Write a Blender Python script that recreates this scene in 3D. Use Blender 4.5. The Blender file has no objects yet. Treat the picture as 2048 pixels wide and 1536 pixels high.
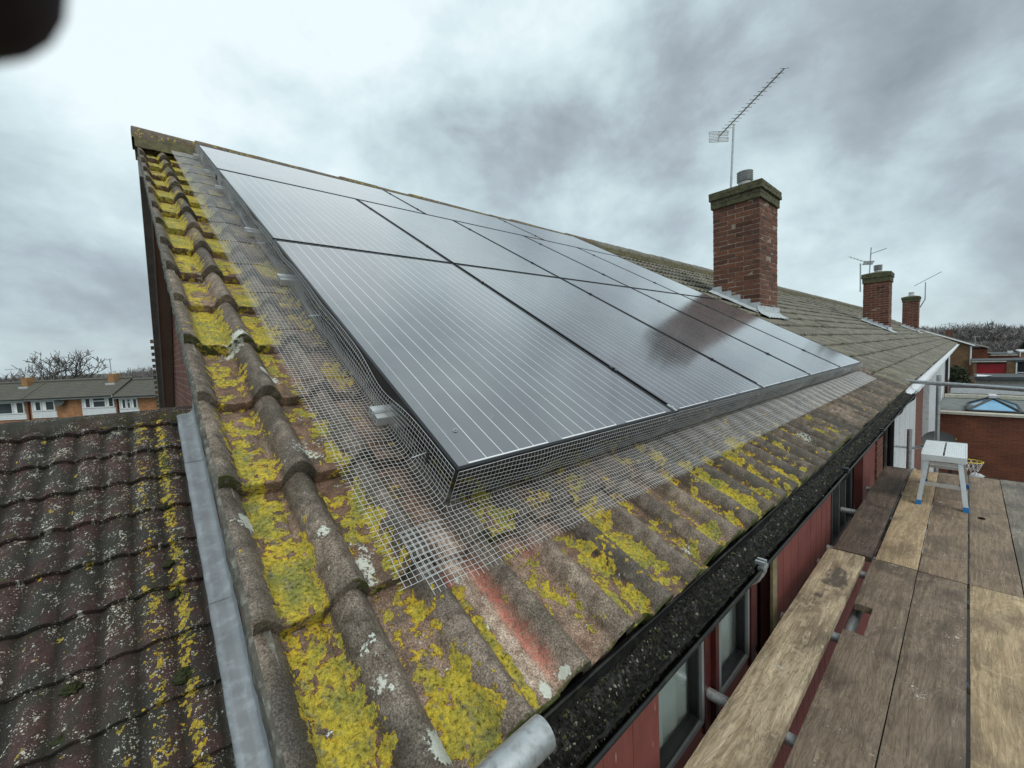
import bpy, math, random
import numpy as np
from mathutils import Matrix, Vector

sc = bpy.context.scene
C = sc.collection
R = math.radians
random.seed(7)
RNG = np.random.RandomState(11)

# ------------------------------------------------------------------ camera
cd = bpy.data.cameras.new('camera'); cam = bpy.data.objects.new('camera', cd); C.objects.link(cam)
cd.sensor_width = 36.0; cd.lens = 14.29; cd.clip_start = 0.004; cd.clip_end = 5000
cam_right = Vector((0.74462347, -0.66597559, -0.04485976))
cam_down = Vector((-0.08229893, -0.02490797, -0.99629638))
cam_fwd = Vector((0.6623917, 0.74555758, -0.07335614))
CP = Vector((-0.4999, -0.7614, 0.2559))
m = Matrix((cam_right, -cam_down, -cam_fwd)).transposed().to_4x4(); m.translation = CP
cam.matrix_world = m
cd.dof.use_dof = True; cd.dof.focus_distance = 2.4; cd.dof.aperture_fstop = 24.0
sc.camera = cam

# ------------------------------------------------------------------ world: overcast sky with clouds
SUN_EL, SUN_AZ = 52.0, 200.0      # degrees; azimuth measured from +Y towards +X
w = bpy.data.worlds.new('World'); sc.world = w; w.use_nodes = True
nt = w.node_tree; N = nt.nodes; L = nt.links; N.clear()
def wn(t, **k):
    n = N.new(t)
    for a, b in k.items(): setattr(n, a, b)
    return n
out = wn('ShaderNodeOutputWorld'); mixs = wn('ShaderNodeMixShader'); mixs.inputs[0].default_value = 0.93
bgs = wn('ShaderNodeBackground'); bgs.inputs[1].default_value = 0.10
bgc = wn('ShaderNodeBackground'); bgc.inputs[1].default_value = 1.0
sky = wn('ShaderNodeTexSky', sky_type='NISHITA', sun_disc=False)
sky.sun_elevation = R(SUN_EL); sky.sun_rotation = R(SUN_AZ)
L.new(sky.outputs[0], bgs.inputs[0])
L.new(bgs.outputs[0], mixs.inputs[1]); L.new(bgc.outputs[0], mixs.inputs[2]); L.new(mixs.outputs[0], out.inputs[0])
tc = wn('ShaderNodeTexCoord')
def wmath(op, a, b=None, c=None, clamp=False):
    n = wn('ShaderNodeMath', operation=op); n.use_clamp = clamp
    for i, v in enumerate((a, b, c)):
        if v is None: continue
        if hasattr(v, 'node') or hasattr(v, 'is_linked'): L.new(v, n.inputs[i])
        else: n.inputs[i].default_value = v
    return n.outputs[0]
sep = wn('ShaderNodeSeparateXYZ'); L.new(tc.outputs['Generated'], sep.inputs[0])
comb = wn('ShaderNodeMapping'); L.new(tc.outputs['Generated'], comb.inputs[0]); comb.inputs[3].default_value = (1, 1, 1.45)
def wnoise(scale, detail, rough, dist, off):
    mp = wn('ShaderNodeMapping'); mp.inputs[1].default_value = off
    L.new(comb.outputs[0], mp.inputs[0])
    n = wn('ShaderNodeTexNoise'); L.new(mp.outputs[0], n.inputs['Vector'])
    n.inputs['Scale'].default_value = scale; n.inputs['Detail'].default_value = detail
    n.inputs['Roughness'].default_value = rough; n.inputs['Distortion'].default_value = dist
    return n.outputs['Fac']
n1 = wnoise(2.6, 9, 0.54, 0.25, (3.1, 1.7, 0)); n2 = wnoise(7.5, 7, 0.58, 0.2, (8.2, 5.0, 2)); n3 = wnoise(1.0, 3, 0.5, 0.2, (1.0, 9.0, 0))
val = wmath('ADD', wmath('MULTIPLY', n1, 1.35), wmath('ADD', wmath('MULTIPLY', n2, 0.40), wmath('MULTIPLY', n3, 0.30)))
val = wmath('ADD', val, -0.49)
# broad bright and dark banks of cloud: direction, angular radius (deg), amount
BANKS = [((0.68, 0.52, 0.50), 16, -0.09), ((0.60, 0.69, 0.40), 12, -0.08), ((0.80, 0.45, 0.43), 12, -0.08), ((0.246, 0.81, 0.533), 18, 0.16), ((0.055, 0.907, 0.417), 12, 0.12),
         ((0.197, 0.87, 0.453), 5.5, -0.16), ((0.469, 0.769, 0.434), 7, -0.06), ((0.779, 0.556, 0.29), 7, 0.16), ((0.883, 0.236, 0.407), 7, 0.10),
         ((-0.12, 0.97, 0.209), 14, -0.13), ((0.947, 0.027, 0.32), 15, -0.08), ((0.98, 0.186, 0.10), 9, 0.08), ((-0.086, 0.993, 0.081), 9, 0.03),
         ((0.91, -0.06, 0.45), 12, -0.08), ((0.45, 0.55, 0.70), 14, 0.04), ((-0.2, -0.6, 0.75), 50, 0.12)]
for d, rad, amt in BANKS:
    v = Vector(d).normalized()
    dp = wn('ShaderNodeVectorMath', operation='DOT_PRODUCT'); L.new(tc.outputs['Generated'], dp.inputs[0]); dp.inputs[1].default_value = v
    mr = wn('ShaderNodeMapRange', interpolation_type='SMOOTHSTEP'); L.new(dp.outputs['Value'], mr.inputs[0])
    mr.inputs[1].default_value = math.cos(R(rad * 1.5)); mr.inputs[2].default_value = math.cos(R(rad * 0.3)); mr.inputs[3].default_value = 0; mr.inputs[4].default_value = amt
    val = wmath('ADD', val, mr.outputs[0])
rp = wn('ShaderNodeValToRGB'); L.new(val, rp.inputs[0]); cr = rp.color_ramp
cr.elements[0].position = 0.08; cr.elements[0].color = (0.24, 0.28, 0.315, 1)
cr.elements[1].position = 0.88; cr.elements[1].color = (0.80, 0.90, 0.93, 1)
for p_, c_ in ((0.34, (0.365, 0.43, 0.475, 1)), (0.45, (0.45, 0.545, 0.585, 1)), (0.57, (0.54, 0.66, 0.695, 1)), (0.72, (0.66, 0.79, 0.825, 1))):
    e = cr.elements.new(p_); e.color = c_
gm = wn('ShaderNodeMix', data_type='RGBA'); L.new(rp.outputs[0], gm.inputs[6]); gm.inputs[7].default_value = (0.12, 0.12, 0.115, 1)
gf = wn('ShaderNodeMapRange'); L.new(sep.outputs[2], gf.inputs[0]); gf.inputs[1].default_value = 0.0; gf.inputs[2].default_value = -0.03; gf.inputs[3].default_value = 0; gf.inputs[4].default_value = 1
L.new(gf.outputs[0], gm.inputs[0]); L.new(gm.outputs[2], bgc.inputs[0])

# ------------------------------------------------------------------ sun behind cloud
sd = bpy.data.lights.new('sun', 'SUN'); sun = bpy.data.objects.new('sun', sd); C.objects.link(sun)
sd.energy = 1.5; sd.angle = R(35); sd.color = (1.0, 0.95, 0.88)
az, el = R(SUN_AZ), R(SUN_EL)
sdir = Vector((math.sin(az) * math.cos(el), math.cos(az) * math.cos(el), math.sin(el)))
sun.rotation_euler = sdir.to_track_quat('Z', 'Y').to_euler(); sun.location = (0, 0, 30)
vs = sc.view_settings; sc.display_settings.display_device = 'sRGB'
vs.view_transform = 'Standard'; vs.look = 'None'; vs.exposure = 0.2; vs.gamma = 1.0; vs.use_curve_mapping = False
sc.render.engine = 'CYCLES'; sc.cycles.use_denoising = True
sc.cycles.max_bounces = 6; sc.cycles.diffuse_bounces = 3; sc.cycles.glossy_bounces = 3; sc.cycles.transmission_bounces = 4; sc.cycles.transparent_max_bounces = 12
sc.cycles.caustics_reflective = False; sc.cycles.caustics_refractive = False

# ------------------------------------------------------------------ helpers
ORG = {}
def link(o, parent=None, org=None):
    C.objects.link(o)
    if parent is not None: o.parent = parent; ORG[o] = ORG[parent]
    else: ORG[o] = Vector(org) if org is not None else Vector((0, 0, 0)); o.location = ORG[o]
    return o
def tag(o, label=None, cat=None, group=None, kind=None):
    if label: o['label'] = label
    if cat: o['category'] = cat
    if group: o['group'] = group
    if kind: o['kind'] = kind
    return o
def thing(name, loc, label, cat, group=None):
    o = bpy.data.objects.new(name, None); o.empty_display_size = 0.1
    link(o, None, loc); return tag(o, label, cat, group)
class MB:
    def __init__(s): s.v = []; s.f = []; s.uv = []; s.n = 0; s.mi = []; s.sm = []
    def add(s, verts, faces, uv=None, mi=0, smooth=False):
        verts = np.asarray(verts, float).reshape(-1, 3); faces = np.asarray(faces, int)
        s.v.append(verts)
        k = faces.shape[1]
        s.f.append(faces + s.n); s.n += len(verts)
        if uv is None:
            fv = verts[faces]; nrm = np.cross(fv[:, 1] - fv[:, 0], fv[:, 2] - fv[:, 0]); a = np.abs(nrm).argmax(1)
            u = np.where((a == 0)[:, None], fv[:, :, 1], fv[:, :, 0]); w_ = np.where((a == 2)[:, None], fv[:, :, 1], fv[:, :, 2])
            uv = np.stack([u, w_], -1)
        s.uv.append(np.asarray(uv).reshape(-1, 2)); s.mi.append(np.full(len(faces), mi)); s.sm.append(np.full(len(faces), smooth))
        return s
    def box(s, a, b, mi=0, M=None, jit=0):
        x0, y0, z0 = a; x1, y1, z1 = b
        v = np.array([(x0, y0, z0), (x1, y0, z0), (x1, y1, z0), (x0, y1, z0), (x0, y0, z1), (x1, y0, z1), (x1, y1, z1), (x0, y1, z1)], float)
        if jit: v = v + RNG.uniform(-jit, jit, v.shape)
        f = [(0, 3, 2, 1), (4, 5, 6, 7), (0, 1, 5, 4), (1, 2, 6, 5), (2, 3, 7, 6), (3, 0, 4, 7)]
        uv = None
        if M is not None:
            fv = v[np.array(f)]; nrm = np.cross(fv[:, 1] - fv[:, 0], fv[:, 2] - fv[:, 0]); ax = np.abs(nrm).argmax(1)
            u = np.where((ax == 0)[:, None], fv[:, :, 1], fv[:, :, 0]); w_ = np.where((ax == 2)[:, None], fv[:, :, 1], fv[:, :, 2]); uv = np.stack([u, w_], -1)
            v = v @ np.array(M.to_3x3()).T + np.array(M.translation)
        return s.add(v, f, uv, mi)
    def tube(s, pts, r, n=8, mi=0, cap=True, smooth=True, hollow=0):
        pts = np.asarray(pts, float); m_ = len(pts); r = np.broadcast_to(np.asarray(r, float), (m_,))
        t = np.gradient(pts, axis=0); t /= np.linalg.norm(t, axis=1)[:, None] + 1e-12
        ref = np.array([0, 0, 1.0]) if abs(t[:, 2]).mean() < 0.8 else np.array([1.0, 0, 0])
        a = np.cross(t, ref); a /= np.linalg.norm(a, axis=1)[:, None] + 1e-12; b = np.cross(t, a)
        th = np.arange(n) * 2 * np.pi / n
        ring = pts[:, None, :] + r[:, None, None] * (np.cos(th)[None, :, None] * a[:, None, :] + np.sin(th)[None, :, None] * b[:, None, :])
        v = ring.reshape(-1, 3); i = np.arange(m_ - 1)[:, None] * n; j = np.arange(n)[None, :]; j2 = (j + 1) % n
        f = np.stack([i + j, i + j2, i + n + j2, i + n + j], -1).reshape(-1, 4)
        ln = np.r_[0, np.cumsum(np.linalg.norm(np.diff(pts, axis=0), axis=1))]
        fu = np.stack([np.broadcast_to(j / n, (m_ - 1, n)), np.broadcast_to((j + 1) / n, (m_ - 1, n)), np.broadcast_to((j + 1) / n, (m_ - 1, n)), np.broadcast_to(j / n, (m_ - 1, n))], -1) * 0.1
        fw = np.stack([np.broadcast_to(ln[:-1, None], (m_ - 1, n)), np.broadcast_to(ln[:-1, None], (m_ - 1, n)), np.broadcast_to(ln[1:, None], (m_ - 1, n)), np.broadcast_to(ln[1:, None], (m_ - 1, n))], -1)
        s.add(v, f, np.stack([fu, fw], -1), mi, smooth)
        if cap:
            for k, rg in ((0, ring[0]), (m_ - 1, ring[-1])):
                if hollow:
                    c = pts[k]; inner = c + (rg - c) * hollow; dp = inner + (t[k] * (0.15 if k == 0 else -0.15))
                    vv = np.concatenate([rg, inner, dp]); q = []
                    for x in range(n):
                        y = (x + 1) % n; q += [(x, y, n + y, n + x), (n + x, n + y, 2 * n + y, 2 * n + x)]
                    s.add(vv, q, None, mi, False)
                else:
                    c = pts[k]; vv = np.concatenate([rg, [c]]); s.add(vv, [(x, (x + 1) % n, n, n) for x in range(n)], None, mi, False)
        return s
    def build(s, name, mats, parent=None, org=None):
        if parent is None and org is None:
            org = (0, 0, 0)
        V = np.concatenate(s.v); base = np.array(ORG[parent] if parent is not None else org, float); V = V - base
        me = bpy.data.meshes.new(name)
        loops = np.concatenate([f.reshape(-1) for f in s.f]); cnt = np.concatenate([np.full(len(f), f.shape[1]) for f in s.f])
        # drop degenerate fourth vertices of capped fans
        UV = np.concatenate(s.uv)
        st = np.r_[0, np.cumsum(cnt)[:-1]]
        deg = np.zeros(len(loops), bool)
        four = np.where(cnt == 4)[0]; dd = four[loops[st[four] + 2] == loops[st[four] + 3]]
        deg[st[dd] + 3] = True; cnt = cnt.copy(); cnt[dd] = 3; loops = loops[~deg]; UV = UV[~deg]; st = np.r_[0, np.cumsum(cnt)[:-1]]
        me.vertices.add(len(V)); me.vertices.foreach_set('co', V.astype(np.float32).ravel())
        me.loops.add(len(loops)); me.loops.foreach_set('vertex_index', loops.astype(np.int32))
        me.polygons.add(len(cnt)); me.polygons.foreach_set('loop_start', st.astype(np.int32)); me.polygons.foreach_set('loop_total', cnt.astype(np.int32))
        if not isinstance(mats, (list, tuple)): mats = [mats]
        for m_ in mats: me.materials.append(m_)
        me.polygons.foreach_set('material_index', np.concatenate(s.mi).astype(np.int32))
        me.polygons.foreach_set('use_smooth', np.concatenate(s.sm).astype(bool))
        ul = me.uv_layers.new(name='UVMap'); ul.data.foreach_set('uv', UV.astype(np.float32).ravel())
        me.update(calc_edges=True); me.validate()
        o = bpy.data.objects.new(name, me)
        return link(o, parent, org)
def part(name, mb, mat, parent, label=None):
    o = mb.build(name, mat, parent)
    if label: o['label'] = label
    return o
def B(*boxes):
    mb = MB()
    for b in boxes: mb.box(*b)
    return mb
def addattr(o, name, arr):
    at = o.data.attributes.new(name, 'FLOAT', 'POINT'); at.data.foreach_set('value', np.asarray(arr, np.float32).ravel())
def hsh(i, j, s=0):
    h = (i.astype(np.int64) * 374761393 + j.astype(np.int64) * 668265263 + s * 1274126177) & 0xffffffff
    h = ((h ^ (h >> 13)) * 1274126177) & 0xffffffff
    return ((h ^ (h >> 16)) & 0xffff) / 65535.0
def vnoise(x, y, s=0):
    i = np.floor(x); j = np.floor(y); fx = x - i; fy = y - j; fx = fx * fx * (3 - 2 * fx); fy = fy * fy * (3 - 2 * fy)
    i = i.astype(int); j = j.astype(int)
    return (hsh(i, j, s) * (1 - fx) + hsh(i + 1, j, s) * fx) * (1 - fy) + (hsh(i, j + 1, s) * (1 - fx) + hsh(i + 1, j + 1, s) * fx) * fy
def fbm(x, y, o=4, s=0):
    a = 0; amp = .5; tot = 0
    for k in range(o): a = a + amp * vnoise(x * 2**k + 17.3 * k, y * 2**k - 9.1 * k, s + k); tot += amp; amp *= .55
    return a / tot
def sst(a, b, x): t = np.clip((x - a) / (b - a), 0, 1); return t * t * (3 - 2 * t)
c30, s30 = math.cos(R(30)), math.sin(R(30))
def RW(X, S, Nn):
    X, S, Nn = np.broadcast_arrays(np.asarray(X, float), S, Nn)
    return np.stack([X, S * c30 - Nn * s30, S * s30 + Nn * c30], -1)
ROOFM = Matrix(((1, 0, 0), (0, c30, -s30), (0, s30, c30))).to_4x4()

# ------------------------------------------------------------------ materials
def mat(name):
    m_ = bpy.data.materials.new(name); m_.use_nodes = True; t = m_.node_tree; b = t.nodes['Principled BSDF']
    return m_, t, b
class G:
    """small node-graph writer"""
    def __init__(s, t): s.t = t; s.tc = t.nodes.new('ShaderNodeTexCoord')
    def n(s, ty, **k):
        n = s.t.nodes.new(ty)
        for a, b in k.items(): setattr(n, a, b)
        return n
    def put(s, v, sock):
        if hasattr(v, 'is_linked'): s.t.links.new(v, sock)
        elif v is not None: sock.default_value = v
    def vec(s, kind='Object', scale=(1, 1, 1), loc=(0, 0, 0), rot=(0, 0, 0), src=None):
        mp = s.n('ShaderNodeMapping'); s.put(src or s.tc.outputs[kind], mp.inputs[0]); mp.inputs[3].default_value = scale; mp.inputs[2].default_value = rot
        s.put(loc, mp.inputs[1]); return mp.outputs[0]
    def noise(s, v, scale, detail=4, rough=.55, dist=0):
        n = s.n('ShaderNodeTexNoise'); s.put(v, n.inputs['Vector']); n.inputs['Scale'].default_value = scale; n.inputs['Detail'].default_value = detail
        n.inputs['Roughness'].default_value = rough; n.inputs['Distortion'].default_value = dist; return n.outputs['Fac']
    def vor(s, v, scale, feature='F1', out='Distance', rnd=1.0):
        n = s.n('ShaderNodeTexVoronoi', feature=feature); s.put(v, n.inputs['Vector']); n.inputs['Scale'].default_value = scale; n.inputs['Randomness'].default_value = rnd; return n.outputs[out]
    def m(s, op, a, b=None, c=None, clamp=False):
        n = s.n('ShaderNodeMath', operation=op); n.use_clamp = clamp
        for i, v in enumerate((a, b, c)):
            if v is not None: s.put(v, n.inputs[i])
        return n.outputs[0]
    def rng(s, v, a, b, c=0., d=1., smooth=False):
        n = s.n('ShaderNodeMapRange'); 
        if smooth: n.interpolation_type = 'SMOOTHSTEP'
        s.put(v, n.inputs[0]); n.inputs[1].default_value = a; n.inputs[2].default_value = b; n.inputs[3].default_value = c; n.inputs[4].default_value = d; return n.outputs[0]
    def ramp(s, v, stops):
        n = s.n('ShaderNodeValToRGB'); s.put(v, n.inputs[0]); cr = n.color_ramp
        cr.elements[0].position, cr.elements[0].color = stops[0][0], (*stops[0][1], 1)
        cr.elements[1].position, cr.elements[1].color = stops[-1][0], (*stops[-1][1], 1)
        for p_, c_ in stops[1:-1]: e = cr.elements.new(p_); e.color = (*c_, 1)
        return n.outputs[0]
    def mix(s, f, a, b, mode='MIX'):
        n = s.n('ShaderNodeMix', data_type='RGBA', blend_type=mode); s.put(f, n.inputs[0])
        for i, v in ((6, a), (7, b)):
            s.put((*v, 1) if isinstance(v, tuple) and len(v) == 3 else v, n.inputs[i])
        return n.outputs[2]
    def attr(s, name): n = s.n('ShaderNodeAttribute', attribute_name=name); return n.outputs['Fac']
    def bump(s, h, strength=.5, dist=.01, nrm=None):
        n = s.n('ShaderNodeBump'); n.inputs['Strength'].default_value = strength; n.inputs['Distance'].default_value = dist; s.put(h, n.inputs['Height'])
        if nrm: s.put(nrm, n.inputs['Normal'])
        return n.outputs[0]
    def rnd(s): return s.n('ShaderNodeObjectInfo').outputs['Random']
def simple(name, col, rough=.5, metal=0., var=.15, scale=8., bump=0., bscale=60., spec=.5, dirt=None):
    m_, t, b = mat(name); g = G(t); v = g.vec()
    n = g.noise(v, scale, 5)
    lo = tuple(c * (1 - var) for c in col); hi = tuple(min(1, c * (1 + var)) for c in col)
    c = g.mix(g.rng(n, .3, .7), lo, hi)
    if dirt: c = g.mix(g.rng(g.noise(v, scale * 2.7, 6), .5, .72, 0, .8), c, dirt)
    g.put(c, b.inputs['Base Color']); b.inputs['Roughness'].default_value = rough; b.inputs['Metallic'].default_value = metal
    b.inputs['Specular IOR Level'].default_value = spec
    g.put(g.rng(g.noise(v, scale * 5, 3), .3, .7, rough * .85, min(1, rough * 1.15)), b.inputs['Roughness'])
    if bump: g.put(g.bump(g.noise(v, bscale, 4), .5, bump), b.inputs['Normal'])
    return m_
def tile_mat(name, kind):
    m_, t, b = mat(name); g = G(t); v = g.vec(); 
    fine = g.noise(v, 300, 4, .8); mid = g.noise(v, 38, 5, .6); big = g.noise(v, 5, 4); tn = g.attr('tint'); pan = g.attr('pan')
    wet = g.noise(g.vec(scale=(1, .35, .35)), 9, 4)
    if kind == 'main':
        roll = g.mix(g.rng(mid, .3, .72), (.052, .045, .037), (.180, .152, .125)); roll = g.mix(g.rng(wet, .42, .62, 0, .85), roll, (.048, .043, .038))
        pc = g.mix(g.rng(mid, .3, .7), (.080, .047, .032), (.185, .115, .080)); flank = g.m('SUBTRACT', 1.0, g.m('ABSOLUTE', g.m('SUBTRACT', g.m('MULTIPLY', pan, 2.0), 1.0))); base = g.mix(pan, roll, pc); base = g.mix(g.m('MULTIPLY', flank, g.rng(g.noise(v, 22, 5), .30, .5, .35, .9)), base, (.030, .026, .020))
        base = g.mix(g.rng(g.noise(v, 17, 6, .65), .47, .64, 0, .9), base, (.052, .046, .033)); base = g.mix(g.attr('bare'), base, g.mix(g.rng(mid, .35, .62), (.19, .135, .10), (.42, .335, .265)))
    elif kind == 'left':
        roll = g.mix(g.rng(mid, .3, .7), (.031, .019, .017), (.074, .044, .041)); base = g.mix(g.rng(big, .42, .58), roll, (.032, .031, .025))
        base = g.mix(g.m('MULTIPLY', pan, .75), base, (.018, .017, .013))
        vw = g.vor(g.vec(), 52); vw2 = g.vor(g.vec(loc=(3.3, 1.7, .4)), 95); dens = g.noise(v, 12, 3)
        sp = g.m('MAXIMUM', g.m('LESS_THAN', vw, g.m('MULTIPLY', g.rng(dens, .38, .66), .32)), g.m('LESS_THAN', vw2, g.m('MULTIPLY', g.rng(dens, .36, .66), .28)))
        sp = g.m('MULTIPLY', sp, g.m('SUBTRACT', 1.0, g.m('MULTIPLY', pan, .8)))
        base = g.mix(g.m('MULTIPLY', sp, g.rng(g.noise(v, 180, 3), .32, .5)), base, g.mix(g.noise(v, 40, 2), (.26, .27, .22), (.58, .58, .52)))
    else:
        roll = g.mix(g.rng(mid, .3, .7), (.125, .118, .095), (.215, .20, .165)); base = g.mix(g.rng(big, .4, .65), roll, (.10, .097, .075))
    base = g.mix(1.0, base, g.ramp(tn, [(0, (.72, .72, .72)), (.5, (1, 1, 1)), (1, (1.25, 1.2, 1.15))]), 'MULTIPLY')
    base = g.mix(1.0, base, g.ramp(fine, [(.34, (.36, .34, .32)), (.48, (.9, .9, .9)), (.64, (2.1, 2.1, 2.1))]), 'MULTIPLY')
    # pink sprayed paint
    if kind == 'main':
        pk = g.m('MULTIPLY', g.attr('pink'), g.rng(g.noise(v, 110, 4, .75), .40, .58, .12, .85)); base = g.mix(pk, base, (.56, .17, .13))
    # pale crusty lichen
    wl = g.m('ADD', g.attr('white'), g.m('MULTIPLY', g.m('SUBTRACT', g.noise(v, 130, 5, .65), .5), .9))
    wm = g.rng(wl, .50, .56); base = g.mix(wm, base, g.mix(g.noise(v, 260, 3), (.30, .34, .28), (.72, .72, .64)))
    # yellow lichen
    nz = g.n('ShaderNodeTexNoise'); g.put(v, nz.inputs['Vector']); nz.inputs['Scale'].default_value = 60; nv_ = g.n('ShaderNodeVectorMath', operation='SCALE'); g.put(nz.outputs['Color'], nv_.inputs[0]); nv_.inputs['Scale'].default_value = .018
    na = g.n('ShaderNodeVectorMath', operation='ADD'); g.put(v, na.inputs[0]); g.put(nv_.outputs[0], na.inputs[1]); nvec = na.outputs[0]
    la = g.attr('lichen')
    ln = g.m('ADD', la, g.m('ADD', g.m('MULTIPLY', g.m('SUBTRACT', g.noise(v, 38, 7, .68, .6), .5), 1.35), g.m('ADD', g.m('MULTIPLY', g.m('SUBTRACT', .42, g.vor(g.vec(src=nvec), 34)), .62), g.m('MULTIPLY', g.m('SUBTRACT', .45, g.vor(g.vec(src=nvec), 110)), .22))))
    lm = g.rng(ln, .50, .525)
    edge = g.rng(ln, .51, .68); hue = g.noise(v, 13, 5, .65); gr = g.noise(v, 420, 4, .8); cl = g.noise(v, 130, 4, .7)
    lc_edge = g.mix(g.rng(hue, .40, .60), (.58, .46, .045), (.60, .37, .030))
    lc_in = g.mix(g.rng(hue, .38, .58), (.25, .26, .065), (.54, .44, .050))
    lc = g.mix(edge, lc_edge, lc_in)
    lc = g.mix(g.rng(g.noise(v, 48, 6, .7), .52, .64, 0, .85), lc, g.mix(g.noise(v, 20), (.14, .13, .06), (.30, .31, .22)))
    lc = g.mix(1.0, lc, g.ramp(cl, [(.32, (.22, .20, .15)), (.45, (.85, .83, .8)), (.64, (1.4, 1.36, 1.25))]), 'MULTIPLY')
    lc = g.mix(1.0, lc, g.ramp(gr, [(.30, (.45, .42, .38)), (.5, (1, 1, 1)), (.7, (1.3, 1.3, 1.25))]), 'MULTIPLY')
    cells = g.m('MULTIPLY', cl, .5)
    base = g.mix(lm, base, lc)
    # moss
    ms = g.m('ADD', g.attr('moss'), g.m('MULTIPLY', g.m('SUBTRACT', g.noise(v, 55, 5, .65), .5), .7)); mm = g.rng(ms, .5, .58)
    base = g.mix(mm, base, g.mix(g.noise(v, 200, 3), (.018, .024, .007), (.085, .095, .02)))
    g.put(base, b.inputs['Base Color'])
    g.put(g.mix(g.rng(wet, .42, .6), (.9, .9, .9), (.62, .62, .62)), b.inputs['Roughness'])
    h = g.m('ADD', g.m('MULTIPLY', fine, .25), g.m('ADD', g.m('MULTIPLY', mid, .35), g.m('MULTIPLY', lm, g.m('ADD', .75, g.m('ADD', g.m('MULTIPLY', gr, 1.1), g.m('MULTIPLY', cl, 1.6))))))
    h = g.m('ADD', h, g.m('MULTIPLY', wm, .3))
    g.put(g.bump(h, .9, .0032), b.inputs['Normal']); b.inputs['Specular IOR Level'].default_value = .35
    return m_
def brick_mat(name, c1, c2, mortar, sx=1., uvrot=0, var=.5):
    m_, t, b = mat(name); g = G(t); v = g.vec('UV')
    br = g.n('ShaderNodeTexBrick'); g.put(v, br.inputs['Vector']); br.inputs['Scale'].default_value = 1; br.inputs['Brick Width'].default_value = .225; br.inputs['Row Height'].default_value = .075
    br.inputs['Mortar Size'].default_value = .0055; br.inputs['Mortar Smooth'].default_value = .3; br.inputs['Bias'].default_value = 0
    br.inputs['Color1'].default_value = (*c1, 1); br.inputs['Color2'].default_value = (*c2, 1); br.inputs['Mortar'].default_value = (*mortar, 1)
    ob = g.vec(); n = g.noise(ob, 30, 5, .6)
    c = g.mix(1.0, br.outputs['Color'], g.ramp(n, [(.3, (1 - var, 1 - var, 1 - var)), (.6, (1.15, 1.15, 1.15))]), 'MULTIPLY')
    c = g.mix(1.0, c, g.ramp(g.noise(ob, 1.5, 4), [(.3, (.75, .75, .75)), (.65, (1.1, 1.1, 1.1))]), 'MULTIPLY')
    g.put(c, b.inputs['Base Color']); b.inputs['Roughness'].default_value = .9
    g.put(g.bump(g.m('SUBTRACT', g.m('MULTIPLY', n, .4), br.outputs['Fac']), .7, .006), b.inputs['Normal'])
    return m_
def brickpiece_mat(name, c1, c2, mortar_col=None):
    m_, t, b = mat(name); g = G(t); v = g.vec(); 
    isl = g.n('ShaderNodeNewGeometry').outputs['Random Per Island']
    c = g.ramp(isl, [(0, c1), (.5, tuple((a + b_) / 2 for a, b_ in zip(c1, c2))), (.85, c2), (1, tuple(a * .45 for a in c1))])
    c = g.mix(1.0, c, g.ramp(g.noise(v, 45, 5, .65), [(.3, (.5, .5, .5)), (.62, (1.25, 1.2, 1.15))]), 'MULTIPLY')
    g.put(c, b.inputs['Base Color']); b.inputs['Roughness'].default_value = .92; g.put(g.bump(g.noise(v, 110, 4), .8, .005), b.inputs['Normal']); return m_
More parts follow.
